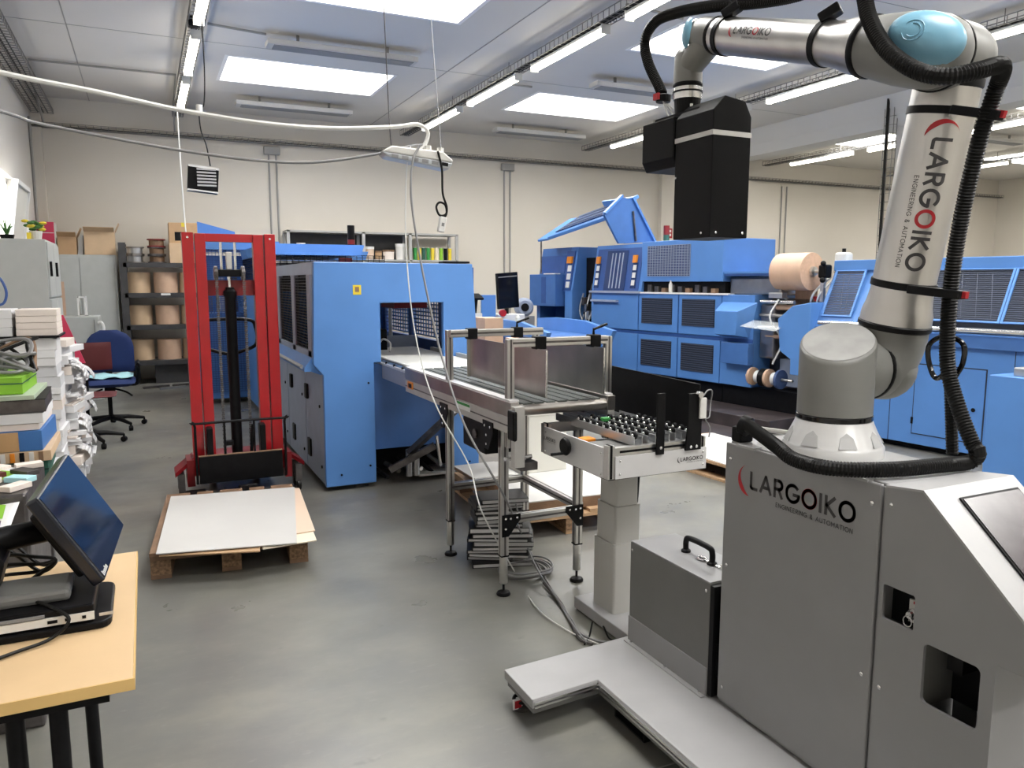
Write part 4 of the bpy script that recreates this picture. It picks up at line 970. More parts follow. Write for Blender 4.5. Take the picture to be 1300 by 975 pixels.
for x in (.462, .645):
    MB().lathe([(.038, 0), (.05, .004), (.05, .024), (.038, .028)], (x-.014, SY-.02, 1.61), (1, 0, 0), 16).build('chain_wheel', 'steel_dark', st, smooth=True)
    ch = MB()
    for k in range(95): ch.box(x-.011+(.003 if k % 2 else 0), x+.011-(.003 if k % 2 else 0), SY-.075, SY-.063, .25+k*.0143, .25+k*.0143+.011)
    ch.build('chain', 'steel_dark', st)
for x in (.505, .60): MB().cyl((x, SY+.01, 1.635), (x, SY+.01, 1.87), .009, 8).build('guide_rod', 'alu_bright', st)
# tiller loop behind
tl = [(.36, SY+.35, 1.22), (.40, SY+.35, 1.26), (.70, SY+.35, 1.26), (.76, SY+.35, 1.20), (.76, SY+.35, 1.07), (.66, SY+.35, 1.02), (.56, SY+.35, 1.0), (.44, SY+.35, 1.03), (.38, SY+.35, 1.06), (.36, SY+.35, 1.22)]
MB().tube(smooth_path(tl, 6), .013, 8).build('tiller', 'black', st, smooth=True)
MB().tube([(.56, SY+.35, 1.0), (.56, SY+.22, .5), (.56, SY+.16, .25)], .02, 8).build('tiller_shaft', 'black', st)
# load carriage
MB().box(.275, .845, SY-.20, SY-.175, .135, .33).build('carriage_plate', 'black', st, bev=.004)
bp = [(.262, SY-.19, .135), (.262, SY-.19, .54), (.282, SY-.19, .565), (.85, SY-.19, .565), (.868, SY-.19, .54), (.868, SY-.19, .135)]
MB().tube(smooth_path(bp, 5), .009, 8).build('backrest', 'black', st, smooth=True)
for x in (.455, .655): MB().cyl((x, SY-.19, .33), (x, SY-.19, .565), .007, 8).build('backrest_bar', 'black', st)
MB().box(.275, .845, SY-.20, SY-.172, .33, .335).build('carriage_trim', 'wood_dark', st)
for x in (.36, .72): MB().box(x-.02, x+.02, SY-.15, SY-.05, .16, .52).build('carriage_roller', 'black', st, bev=.004)
MB().box(.46, .52, SY-.12, SY-.06, .38, .41).build('pedal', 'black', st); MB().cyl((.64, SY-.1, .3), (.66, SY-.1, .52), .012, 8).build('pump_lever', 'black', st)
for x in (.245, .60): MB().box(x-.065, x+.065, 4.75, SY-.17, .06, .095).build('fork', 'black', st, bev=.006)
for s, x in ((-1, .25), (1, .875)):
    a = [(x, SY-.05, .30), (x+s*.13, SY-.16, .22), (x+s*.13, SY+.05, .22), (x, SY+.15, .30)]
    MB().hexa(a, [(p[0], p[1], p[2]-.03) for p in a]).build('outrigger', 'red_dark', st)
    MB().box(min(x, x+s*.05), max(x, x+s*.05), SY-.1, SY+.12, .10, .29).build('outrigger_leg', 'red_dark', st)
    for y in (SY-.13, SY+.02):
        w_ = MB().lathe([(.028, 0), (.042, .004), (.042, .028), (.028, .032)], (x+s*.09-.016, y, .042), (1, 0, 0), 16).build('wheel', 'black_rubber', st, smooth=True)
        MB().box(x+s*.09-.022, x+s*.09+.022, y-.02, y+.02, .07, .20).build('wheel_fork', 'steel_dark', w_)
MB().box(.30, .83, SY+.05, SY+.5, .10, .24).build('chassis', 'red_dark', st, bev=.01)
for x in (.40, .72): MB().lathe([(.06, 0), (.075, .006), (.075, .05), (.06, .056)], (x-.028, SY+.42, .075), (1, 0, 0), 18).build('steer_wheel', 'black_rubber', st, smooth=True)

# ================================================================== pallets and sheets
def pallet(loc, rz, label, W=.8, L=1.2, m1='wood', m2='wood_dark'):
    t = thing('pallet', label, 'pallet', loc, rz)
    for i in range(5):
        x = lerp(-W/2+.07, W/2-.07, i/4); wd = .072 if i % 2 == 0 else .05
        MB().box(x-wd, x+wd, -L/2, L/2, .122, .144).build('deck_board', m1, t, local=True, bev=.002)
    for y in (-L/2+.07, 0, L/2-.07):
        MB().box(-W/2, W/2, y-.07, y+.07, .100, .122).build('cross_board', m1, t, local=True, bev=.002)
        for x in (-W/2+.05, 0, W/2-.05): MB().box(x-.05, x+.05, y-.07, y+.07, .022, .100).build('block', 'wood_end' if y < 0 else m2, t, local=True, bev=.003)
    for x in (-W/2+.05, 0, W/2-.05): MB().box(x-.05, x+.05, -L/2, L/2, 0, .022).build('base_board', m1, t, local=True, bev=.002)
    return t
pallet((.40, 4.85, 0), math.radians(-5.5), 'wooden pallet under white cardboard sheets at the red stacker', m1='wood_dark')
def sheet(name, corners, z, th, m, label, cat='sheet', curl=0):
    o = MB(); n = 6
    A, B, D, E_ = [Vector((c[0], c[1], 0)) for c in corners]
    vs = []
    for i in range(n+1):
        for k in range(n+1):
            u, v = i/n, k/n; p = (A*(1-u)+B*u)*(1-v)+(E_*(1-u)+D*u)*v
            vs.append((p.x, p.y, z+curl*((1-v)**2*(.5-u)*1.2)))
    N = len(vs); fs = [(i*(n+1)+k, (i+1)*(n+1)+k, (i+1)*(n+1)+k+1, i*(n+1)+k+1) for i in range(n) for k in range(n)]
    top = [(v[0], v[1], v[2]+th) for v in vs]
    ring = [i*(n+1) for i in range(n+1)]+[n*(n+1)+k for k in range(1, n+1)]+[i*(n+1)+n for i in range(n-1, -1, -1)]+[k for k in range(n-1, 0, -1)]
    fs2 = [tuple(q+N for q in f) for f in fs]; sd_ = [(ring[i], ring[(i+1) % len(ring)], N+ring[(i+1) % len(ring)], N+ring[i]) for i in range(len(ring))]
    return tag(o.add(vs+top, fs+fs2+sd_).build(name, m), label, cat)
zs = .146
def gz(x, y, z): p = onz(x, y, z); return (p.x, p.y)
sheet('cream_board', [gz(334, 697, .15), gz(402, 686, .15), gz(378, 626, .15), gz(310, 630, .15)], zs, .006, 'cream', 'cream board sheet at the right pallet edge under the other sheets')
sheet('tan_board', [gz(300, 690, .155), gz(400, 674, .155), gz(380, 620, .155), gz(250, 630, .155)], zs+.0065, .006, 'sheet_board', 'tan cardboard sheet sticking out below the white sheet')
sheet('white_sheet', [gz(198, 704, .16), gz(377, 690, .16), gz(374, 619, .16), gz(217, 631, .16)], zs+.013, .005, 'sheet_white', 'large white cardboard sheet on the front pallet', curl=.0)
sheet('brown_board', [gz(202, 706, .15), gz(330, 700, .15), gz(330, 640, .15), gz(230, 640, .15)], zs, .006, 'card', 'brown board sheet at the left pallet edge under the white sheet')
p2 = pallet((2.36, 4.60, 0), math.radians(-4), 'pale wooden pallet under a brown sheet stack behind the conveyor')
so_ = thing('board_stack', 'stack of brown board with white top on the pallet behind the conveyor', 'board stack', (2.40, 4.6, .144), math.radians(-4))
for k in range(9): MB().box(-.36, .36, -.55, .52, .001+.008*k, .008*k+.0085).build('board', 'wood_dark' if k < 8 else 'sheet_white', so_, local=True)
so2 = thing('small_board_stack', 'small stack of grey-white boards on the pallet beside the book pile', 'board stack', (2.08, 4.85, .217))
for k in range(4): MB().box(-.15, .17, -.2, .2, .006*k, .006*k+.0055).build('board', 'wood_dark' if k < 3 else 'sheet_white', so2, local=True)
bxw = thing('white_box', 'tall cream white box standing on the pallet behind the conveyor', 'box', (2.5, 4.85, .217))
MB().box(2.30, 2.66, 4.70, 5.02, .2175, .62).build('box_body', 'skin_pale', bxw, bev=.004); MB().box(2.297, 2.663, 4.697, 5.023, .62, .635).build('box_lid', 'skin_pale', bxw, bev=.004)
MB().box(2.66, 2.664, 4.84, 4.88, .3, .6).build('box_seam', 'offwhite', bxw)
# ------------------------------------------------------------------ pile of books under the conveyor
z = 0.0; nb = 16
names = ['lowest', 'second lowest', 'third lowest']
for k in range(nb):
    th = random.choice((.02, .024, .028)); big = k < 9
    w_, d_ = (.165, .235) if big else (.13, .20)
    rz = math.radians(-24+random.uniform(-7, 7)+(12 if k > 9 else 0)); cx = 1.715+random.uniform(-.018, .018)+(.01 if big else -.0); cy = 3.80+random.uniform(-.02, .02)
    t = thing('book', 'black hardcover book with white pages in the pile under the conveyor', 'book', (cx, cy, z), rz, 'black books piled under the conveyor')
    MB().box(-w_/1.0+.006, w_/1.0-.004, -d_/2+.004, d_/2-.004, .003, th-.003).build('pages', 'page', t, local=True)
    MB().box(-w_, w_, -d_/2, d_/2, 0, .003).build('cover', 'book_black', t, local=True); MB().box(-w_, w_, -d_/2, d_/2, th-.003, th).build('cover', 'book_black', t, local=True)
    MB().box(-w_-.002, -w_+.003, -d_/2, d_/2, 0, th).build('spine', 'book_black', t, local=True)
    z += th+.0003
# ================================================================== long blue binder line
BA = Vector((6.318, 5.007, 0)); BR = math.radians(6.8)
def bloc(x, y): return BA+Vector((x*math.cos(BR)-y*math.sin(BR), x*math.sin(BR)+y*math.cos(BR), 0))
def bthing(name, label, y): return thing(name, label, 'machine', BA, BR)
def LB(*a): return MB().box(*a)
def louvre(parent, y0, y1, z0, z1, x=0, n=22, m='black'):
    f = MB().box(x-.002, x+.012, y0, y1, z0, z1).build('vent_recess', 'seam', parent, local=True)
    g = MB()
    for i in range(n):
        z = lerp(z0+.01, z1-.01, i/(n-1)); g.box(x-.012, x-.001, y0+.008, y1-.008, z-.006, z+.004)
    g.build('louvre_slats', m, f, local=True, kind='stuff')
mat('slat_blue', (.06, .075, .12), .35)

# --- binder tower
tw = bthing('binder_tower', 'blue binder tower with vented doors and orange switch panels', 3.3)
MB().box(.03, 1.5, 2.10, 4.55, .35, 1.40).build('body', 'blue_mid', tw, local=True)
MB().box(.06, 1.5, 2.1, 5.0, .0, .35).build('plinth', 'black', tw, local=True)
MB().box(.015, .05, 2.10, 4.55, .865, .905).build('mid_groove', 'blue_dark', tw, local=True)
for (y0, y1) in ((2.10, 2.80), (2.81, 3.54)):
    for (z0, z1) in ((.91, 1.40), (.36, .86)):
        d = MB().box(0, .03, y0+.005, y1-.005, z0, z1).build('vent_door', 'blue', tw, local=True, bev=.004)
        louvre(d, y0+.10, y1-.06, z0+.10, z1-.06, 0, 13, 'slat_blue')
d = MB().box(0, .03, 3.555, 4.55, .91, 1.40).build('drawer_door', 'blue', tw, local=True, bev=.004)
MB().box(-.05, 0, 3.95, 4.52, 1.27, 1.30).build('pull_shelf', 'bluegrey', d, local=True, bev=.004)
MB().box(0, .03, 3.555, 4.55, .36, .86).build('lower_door', 'blue', tw, local=True, bev=.004)
# cab with grille
MB().box(.0, .9, 2.10, 3.50, 1.55, 2.06).build('cab', 'blue', tw, local=True, bev=.008)
MB().box(-.002, .005, 2.62, 3.38, 1.62, 2.0).build('cab_window', 'blue_glass', tw, local=True)
grille((-.006, 2.62, 1.62), (0, .76, 0), (0, 0, .38), 16, 20, tw, .003, m='bluegrey').matrix_parent_inverse = Matrix.Identity(4)
MB().box(.05, .9, 2.10, 3.50, 1.40, 1.55).build('gear_gap', 'black', tw, local=True)
MB().box(-.02, .1, 2.0, 3.52, 1.395, 1.415).build('gear_ledge', 'white', tw, local=True)
for k in range(9):
    y = 2.2+.14*k; MB().box(-.005+.01*(k % 3), .06, y, y+.07, 1.415, 1.47+.02*(k % 3)).build('gear_block', 'steel_dark' if k % 3 else 'wood_dark', tw, local=True)
MB().lathe([(.025, 0), (.025, .10), (.01, .13), (.01, .15)], (.0, 2.95, 1.415), (0, 0, 1), 10).build('oil_bottle', 'skin_pale', tw, local=True, smooth=True)
# slanted operator front
MB().prism([(0, 1.40), (.10, 2.05), (.9, 2.05), (.9, 1.40)], 'y', 3.50, 4.55).build('operator_cab', 'blue', tw, local=True)
def slant(y0, y1, z0, z1, name, m, off=.003, th=.006, parent=tw):
    def q(y, z): return Vector((.10*(z-1.4)/.65-off, y, z))
    a = [q(y0, z0), q(y1, z0), q(y1, z1), q(y0, z1)]; return MB().hexa(a, [v-Vector((th, 0, 0)) for v in a]).build(name, m, parent, local=True)
slant(3.56, 4.50, 1.42, 2.0, 'front_panel', 'blue_dark'); slant(3.84, 4.28, 1.43, 1.97, 'front_glass', 'blue_glass', .010)
for y in (3.93, 4.0, 4.08, 4.15): slant(y, y+.02, 1.46, 1.94, 'inner_tube', 'bluegrey', .017, .004)
for y in (3.62, 4.40):
    p = slant(y, y+.10, 1.46, 1.80, 'switch_panel', 'blue_glass', .010); slant(y+.02, y+.09, 1.80, 1.90, 'orange_switch', 'orange', .012, .03, p)
    for z in (1.50, 1.60, 1.70): slant(y+.02, y+.08, z, z+.07, 'button_block', 'offwhite', .017, .008, p)
MB().box(-.04, 0, 3.5, 4.56, 1.395, 1.425).build('cab_ledge', 'bluegrey', tw, local=True)
MB().cyl((.35, 3.42, 2.06), (.35, 3.42, 2.16), .04, 10).build('signal_lamp', 'green_dark', tw, local=True); MB().cyl((.35, 3.42, 2.16), (.35, 3.42, 2.28), .04, 10).build('signal_lens', 'red_dark', tw, local=True)
# raised cover above
RT = [Vector((.05, 4.0, 2.66)), Vector((.75, 4.0, 2.66))]
ca = MB().slab([Vector((-.20, 4.02, 2.36)), Vector((.40, 4.02, 2.70)), Vector((.40, 5.35, 2.50)), Vector((-.20, 5.35, 2.16))], .05).build('raised_cover', 'blue', tw, local=True, bev=.01)
MB().slab([Vector((-.14, 4.15, 2.436)), Vector((.33, 4.15, 2.702)), Vector((.33, 5.25, 2.537)), Vector((-.14, 5.25, 2.271))], .012).build('cover_window', 'blue_glass', ca, local=True)
for k in (-.02, .12, .26): MB().bar((k, 4.15, 2.52+.566*(k+.02)), (k, 5.2, 2.362+.566*(k+.02)), .03, .012).build('cover_bar', 'bluegrey', ca, local=True)
MB().slab([Vector((-.20, 5.35, 2.16)), Vector((.40, 5.35, 2.50)), Vector((.40, 5.62, 2.49)), Vector((-.20, 5.62, 2.15))], .03).build('cover_lip', 'blue', ca, local=True)
cb2 = MB().prism([(-.27, 2.44), (.03, 2.68), (.21, 2.66), (.62, 2.10), (.0, 2.06)], 'y', 3.96, 4.0).build('cover_side', 'blue_mid', tw, local=True)  # darker blue paints in the shade on this end plate
MB().slab([Vector((.20, 3.93, 2.68)), Vector((.62, 3.93, 2.10)), Vector((.62, 4.6, 2.10)), Vector((.20, 4.6, 2.68))], .03).build('cover_rim', 'blue', tw, local=True)
MB().bar((-.27, 3.95, 2.45), (.03, 3.95, 2.70), .05, .03).build('cover_edge', 'blue', tw, local=True)
MB().cyl((.28, 3.94, 2.10), (.22, 3.94, 2.50), .014, 8).build('gas_strut', 'steel_dark', tw, local=True)
MB().cyl((-.16, 5.60, 1.67), (-.16, 5.60, 2.17), .012, 8).build('cover_rod', 'steel_dark', tw, local=True)
# open gear between tower and feeder
MB().box(.25, 1.2, 4.55, 5.0, .4, 1.9).build('gear_core', 'black', tw, local=True)
for k in range(12):
    a = Vector((.16+.04*(k % 3), 4.58+.035*k, .55+.08*(k % 5))); b = a+Vector((.02, random.uniform(-.08, .1), random.uniform(.3, .9)))
    MB().tube(smooth_path([a, (a+b)/2+Vector((-.05, .05, 0)), b], 6), .012, 6).build('gear_pipe', ('zinc', 'cable_white', 'steel_dark')[k % 3], tw, local=True)
for k in range(7): MB().box(.15, .25, 4.57+.06*k, 4.62+.06*k, 1.0+.1*(k % 4), 1.12+.1*(k % 4)).build('gear_block', ('steel_dark', 'zinc', 'steel')[k % 3], tw, local=True, bev=.006)
# --- feeder module
fd = bthing('feeder_module', 'narrow blue feeder module with a slanted dark front and open bay', 5.5)
MB().box(.1, 1.3, 5.02, 5.95, .0, .35).build('plinth', 'black', fd, local=True)
MB().prism([(0, .35), (0, 1.40), (.12, 2.06), (1.1, 2.06), (1.1, .35)], 'y', 5.02, 5.20).build('side_column', 'blue', fd, local=True, bev=.006)
MB().prism([(.0, 1.40), (.12, 2.06), (1.1, 2.06), (1.1, 1.40)], 'y', 5.20, 5.95).build('hood', 'blue_mid', fd, local=True)
slant(5.26, 5.92, 1.68, 1.94, 'front_panel', 'blue_dark', .0, .012, fd); slant(5.06, 5.25, 1.42, 2.0, 'control_strip', 'blue_dark', -.01, .02, fd)
p = slant(5.08, 5.2, 1.82, 1.92, 'orange_switch', 'orange', .012, .03, fd)
for z in (1.46, 1.58, 1.70): slant(5.09, 5.18, z, z+.09, 'button_block', 'offwhite', .012, .008, fd)
MB().box(-.14, .05, 5.25, 5.95, 1.18, 1.66).build('front_cover', 'blue_mid', fd, local=True, bev=.008)
MB().box(-.143, -.138, 5.50, 5.62, 1.22, 1.62).build('cover_slot', 'blue_dark', fd, local=True)
MB().box(-.15, -.05, 5.25, 5.55, 1.66, 1.675).build('white_strip', 'white', fd, local=True)
MB().box(.3, 1.1, 5.20, 5.95, .35, 1.40).build('bay_back', 'blue_dark', fd, local=True); MB().box(.0, .3, 5.86, 5.95, .35, 1.40).build('bay_side', 'blue_mid', fd, local=True)
MB().box(.05, .3, 5.3, 5.8, .80, .95).build('bay_table', 'green_dark', fd, local=True); MB().box(-.05, .1, 5.25, 5.9, .75, .78).build('bay_shelf', 'blue', fd, local=True)

# --- paper roll station
rs = bthing('roll_station', 'lining station with kraft paper roll, small spools and sloped control desk', 1.5)
MB().box(0, .9, 1.62, 2.095, .36, 1.40).build('left_body', 'blue', rs, local=True, bev=.006)
MB().box(-.002, .0, 1.62, 2.095, .865, .905).build('mid_groove', 'blue_dark', rs, local=True)
MB().hexa([(-.16, 1.74, .95), (-.16, 2.05, .95), (0, 2.08, .92), (0, 1.68, .92)], [(-.16, 1.72, 1.22), (-.16, 2.05, 1.22), (0, 2.08, 1.32), (0, 1.57, 1.32)]).build('wedge_cover', 'blue', rs, local=True, bev=.006)
MB().box(-.10, .0, 1.60, 2.0, .62, .86).build('lower_cover', 'blue_mid', rs, local=True, bev=.006)
MB().box(.30, .9, .95, 1.62, .36, 1.36).build('rear_body', 'steel_dark', rs, local=True)
MB().box(.08, .30, 1.40, 1.60, .70, 1.30).build('steel_column', 'steel', rs, local=True, bev=.02)
MB().box(.20, .30, .95, 1.40, .40, .70).build('lower_plate', 'bluegrey', rs, local=True)
# control desk
MB().prism([(1.02, .58), (.84, .58), (.80, .62), (.80, 1.34), (1.02, 1.30), (1.20, 1.16), (1.16, .82), (1.02, .74)], 'x', -.12, .32).build('control_desk', 'blue', rs, local=True, bev=.008)
def dk(y, x, dz=.0): t = (y-1.02)/(1.20-1.02); return Vector((x, y, lerp(1.30, 1.16, t)+dz))
dd = MB().hexa([dk(1.03, -.08, .001), dk(1.18, -.08, .001), dk(1.18, .26, .001), dk(1.03, .26, .001)], [dk(1.03, -.08, .008), dk(1.18, -.08, .008), dk(1.18, .26, .008), dk(1.03, .26, .008)]).build('desk_panel', 'black', rs, local=True)
for k in range(4): MB().hexa([dk(1.06, -.06+.08*k, .008), dk(1.15, -.06+.08*k, .008), dk(1.15, 0+.08*k, .008), dk(1.06, 0+.08*k, .008)], [dk(1.06, -.06+.08*k, .013), dk(1.15, -.06+.08*k, .013), dk(1.15, 0+.08*k, .013), dk(1.06, 0+.08*k, .013)]).build('button_block', 'bluegrey', dd, local=True)
MB().lathe([(.03, 0), (.03, .02), (.045, .03), (.045, .05)], (.22, .98, 1.345), (0, 0, 1), 12).build('emergency_button', 'red', rs, local=True, smooth=True)
# paper roll
ry, rz_ = 1.22, 1.655
rl = MB().lathe([(.198, -.20), (.2, -.19), (.2, .19), (.198, .20)], (.17, ry, rz_), (0, 1, 0), 40).build('paper_roll', 'kraft', rs, local=True, smooth=True)
MB().lathe([(.196, 0), (.055, .001)], (.17, ry-.202, rz_), (0, -1, 0), 40, cap=False).build('roll_face', 'kraft_face', rl, local=True)
MB().lathe([(.055, 0), (.055, .02), (.05, .035), (.02, .04), (.02, .12)], (.17, ry-.20, rz_), (0, -1, 0), 18).build('roll_chuck', 'alu', rl, local=True, smooth=True)
MB().box(.11, .23, ry-.40, ry-.31, rz_-.07, rz_+.07).build('roll_brake', 'black', rs, local=True, bev=.02)
for dz in (-.09, .08): MB().ball((.10, ry-.38, rz_+dz), .03, 10).build('brake_knob', 'black', rs, local=True, smooth=True)
MB().box(.15, .19, ry-.36, ry-.32, 1.34, rz_).build('roll_support', 'alu', rs, local=True)
MB().bar((.17, ry+.24, rz_-.2), (.17, ry+.10, 1.36), .03, .03).build('roll_support', 'alu', rs, local=True)
sh_ = [(.30, y, z) for y in (ry-.18, ry+.10) for z in (1.30, rz_-.12)]
MB().hexa([(.30, ry-.18, 1.28), (.30, ry+.10, 1.28), (.30, ry+.10, 1.66), (.30, ry-.18, 1.66)], [(.304, ry-.18, 1.28), (.304, ry+.10, 1.28), (.304, ry+.10, 1.66), (.304, ry-.18, 1.66)]).build('paper_web', 'kraft_face', rs, local=True)
for k, (x, y, z) in enumerate(((.05, 1.35, 1.33), (.12, 1.28, 1.27), (.06, 1.36, 1.18), (.02, 1.33, 1.05), (.1, 1.30, .95))):
    MB().cyl((x, y-.22, z), (x, y+.22, z), .022+.008*(k % 2), 12).build('guide_roller', ('alu_bright', 'kraft', 'steel')[k % 3], rs, local=True, smooth=True)
for k in range(5):
    p0 = Vector((-.02+.05*k, 1.28+.04*k, 1.36)); MB().tube(smooth_path([p0, p0+Vector((-.08, .04, -.2)), p0+Vector((.02, -.05, -.45)), p0+Vector((-.03, .02, -.7))], 6), .009, 6).build('hose', ('cable_white', 'black_rubber', 'zinc')[k % 3], rs, local=True)
MB().box(.03, .12, 1.28, 1.46, 1.37, 1.43).build('glue_head', 'alu', rs, local=True, bev=.006)
MB().slab([Vector((-.22, 1.62, 1.06)), Vector((-.22, 1.15, 1.03)), Vector((.0, 1.15, 1.10)), Vector((.0, 1.62, 1.12))], .006).build('clear_guard', 'glass_clear', rs, local=True)
# open flat cover to the roll station
MB().box(.02, .8, 1.28, 2.09, 1.615, 1.64).build('flat_cover', 'blue_dark', rs, local=True); MB().box(.01, .8, 1.28, 2.09, 1.64, 1.66).build('flat_cover_top', 'blue', rs, local=True)
MB().box(.10, .7, 1.35, 2.08, 1.40, 1.60).build('steel_hood', 'steel', rs, local=True, bev=.02)

# small spools at the foot
MB().box(.06, 1.3, .85, 2.09, .0, .36).build('plinth', 'black', rs, local=True)
for k, (m, r_) in enumerate((('kraft', .10), ('cable_white', .07), ('black', .10), ('kraft', .10), ('cable_white', .07), ('blue_reel', .105))):
    y = 1.60-.075*k; MB().lathe([(r_, 0), (r_, .07 if k in (1, 4, 2) else .03)], (-.02, y, .50), (0, -1, 0), 22).build('spool', m, rs, local=True, smooth=True)
MB().cyl((-.02, 1.68, .50), (-.02, 1.05, .50), .015, 8).build('spool_axle', 'alu', rs, local=True)
# glue bottle on a bracket
MB().box(.30, .42, .72, .86, 1.60, 1.85).build('glue_tank', 'skin_pale', rs, local=True, bev=.02); MB().cyl((.36, .79, 1.85), (.36, .79, 1.89), .02, 10).build('tank_cap', 'black', rs, local=True); MB().box(.34, .38, .77, .81, 1.3, 1.6).build('tank_post', 'steel_dark', rs, local=True)
MB().box(.30, .42, .72, .86, 1.64, 1.70).build('glue_level', 'cream', rs, local=True)
for y in (.8, .88): MB().tube(smooth_path([(.3, y, 1.6), (.2, y+.06, 1.5), (.15, y+.1, 1.42), (.18, y+.15, 1.34)], 6), .012, 6).build('hose', 'cable_white', rs, local=True)

# --- dryer module on the right
dr = bthing('finishing_module', 'long blue machine module with slanted grilled hoods and a door', -.5)
MB().box(.10, 1.3, -3.4, .78, 0, .06).build('plinth', 'black', dr, local=True)
MB().box(0, 1.3, -3.4, .78, .06, .98).build('lower_body', 'blue', dr, local=True, bev=.006)
MB().box(-.05, 1.3, -3.4, .80, .98, 1.10).build('ledge', 'blue_mid', dr, local=True, bev=.01)
MB().prism([(-.04, 1.10), (.02, 1.22), (.24, 1.64), (.24, 1.76), (1.2, 1.76), (1.2, 1.10)], 'y', .35, .80).build('hood', 'blue', dr, local=True)
MB().prism([(.10, 1.10), (.12, 1.22), (.30, 1.64), (.24, 1.66), (.24, 1.76), (1.2, 1.76), (1.2, 1.10)], 'y', -3.4, .35).build('hood_core', 'seam', dr, local=True)
MB().box(.22, 1.2, -3.4, .80, 1.66, 1.765).build('hood_top', 'blue', dr, local=True, bev=.006)
def hood(y0, y1, name='hood_frame'):
    def q(y, t, o=0): return Vector((lerp(.0, .22, t)-o, y, lerp(1.20, 1.66, t)))
    f = MB()
    for (a, b, c, d_) in ((y0, y1, 0, .03), (y0, y1, .98, 1), (y0, y0+.02, .03, .98), (y1-.02, y1, .03, .98)):
        pts = [q(a, c), q(b, c), q(b, d_), q(a, d_)]; f.hexa(pts, [p+Vector((-.012, 0, .006)) for p in pts])
    o = f.build(name, 'blue', dr, local=True)
    gr_ = MB(); n = 26
    for i in range(n):
        t = lerp(.04, .97, i/(n-1)); gr_.bar(q(y0+.02, t), q(y1-.02, t), .008, .006, (-.9, 0, .4))
    m_ = int((y1-y0)/.13)
    for i in range(m_):
        y = lerp(y0+.08, y1-.2, i/max(1, m_-1)); gr_.bar(q(y, .09, .003), q(y+.1, .91, .003), .004, .004)
    gr_.build('grille', 'slat_blue', o, local=True, kind='stuff')
    return o
# left hood pieces
def hoodmesh(y0, y1):
    return hood(y0, y1)
hoodmesh(.42, .76); hoodmesh(-.95, .34); hoodmesh(-2.2, -.955); hoodmesh(-3.3, -2.205)
MB().cyl((-.09, .72, 1.14), (-.09, -3.3, 1.14), .022, 10).build('hand_rail', 'alu_bright', dr, local=True, smooth=True)
for y in (.5, -.3, -1.2, -2.1): MB().box(-.09, -.03, y-.02, y+.02, 1.12, 1.16).build('rail_bracket', 'blue', dr, local=True)
MB().box(-.052, -.048, .30, .62, 1.0, 1.08).build('vent_recess', 'seam', dr, local=True)
g = MB()
for i in range(10): g.box(-.058, -.05, .31+.03*i, .325+.03*i, 1.005, 1.075)
g.build('vent_slats', 'slat_blue', dr, local=True, kind='stuff')
# door with dark outline
MB().box(-.003, .0, -.89, -.26, .155, .81).build('door_gap', 'seam', dr, local=True)
d = MB().box(-.008, -.002, -.88, -.27, .165, .80).build('service_door', 'blue', dr, local=True)
MB().lathe([(.018, 0), (.018, .006)], (-.008, -.80, .45), (-1, 0, 0), 12).build('door_lock', 'black', d, local=True)
for z in (.25, .68): MB().box(-.014, -.002, -.275, -.255, z, z+.06).build('hinge', 'black', d, local=True)
for y in (-.04, -1.1): MB().box(-.002, .0, y, y+.006, .06, .98).build('panel_seam', 'seam', dr, local=True)
MB().lathe([(.03, 0), (.03, .04)], (.8, .66, 1.765), (0, 0, 1), 10).build('roof_knob', 'black', dr, local=True)
# dark machine slab in front of the binder line
sl_ = tag(MB().hexa([bloc(-.55, .9), bloc(-.55, 4.6), bloc(.02, 4.6), bloc(.02, .9)], [v+Vector((0, 0, .14)) for v in (bloc(-.55, .9), bloc(-.55, 4.6), bloc(.02, 4.6), bloc(.02, .9))]).build('machine_plinth', 'plinth', bev=.006), 'dark stained concrete slab under the blue binder line', 'plinth')
tag(MB().hexa([bloc(-1.7, .7), bloc(-1.7, 4.8), bloc(-.56, 4.8), bloc(-.56, .7)], [v+Vector((0, 0, .006)) for v in (bloc(-1.7, .7), bloc(-1.7, 4.8), bloc(-.56, 4.8), bloc(-.56, .7))]).build('floor_mat', 'plinth'), 'dark stained floor mat along the blue binder line', 'mat')
# pallet board by the mat
pl = pallet((4.35, 5.0, 0), math.radians(4), 'wooden pallet with a white sheet between roller table and binder', m1='wood')
tag(MB().box(3.98, 4.72, 4.45, 5.58, .1445, .15).build('pallet_cover_sheet', 'sheet_white'), 'white sheet on the pallet between roller table and binder', 'sheet')
# blue cabinet at the right
bb = thing('blue_cabinet', 'plain blue sheet metal cabinet with a small connector on top', 'cabinet', (5.6, 3.3, 0))
MB().box(5.35, 6.0, 2.7, 3.42, .0, .90).build('cabinet_body', 'blue', bb, bev=.006)
MB().box(5.42, 5.52, 3.20, 3.30, .90, .96).build('connector', 'zinc', bb, bev=.006)

# ================================================================== feeding table and things behind the guides
ft = thing('feed_table', 'low blue chute table with rounded far lip behind the conveyor guides', 'machine', (4.4, 8.6, 0))
MB().prism([(8.0, .80), (9.9, .86), (9.9, 1.03), (9.4, 1.06), (8.6, 1.05), (7.9, .96)], 'x', 4.2, 4.26).build('side_wall', 'blue', ft, bev=.006)
MB().prism([(8.0, .80), (9.9, .86), (9.9, 1.03), (9.4, 1.06), (8.6, 1.05), (7.9, .96)], 'x', 5.1, 5.16).build('side_wall', 'blue', ft, bev=.006)
MB().box(4.26, 5.1, 8.0, 9.9, .78, .88).build('chute', 'blue_mid', ft)
MB().box(4.3, 5.05, 8.2, 9.7, 0, .78).build('base', 'blue_dark', ft)
MB().prism([(4.195, .95), (4.2, .95), (4.2, 1.01), (4.195, 1.01)], 'y', 9.2, 9.5).build('label_plate', 'white', ft)
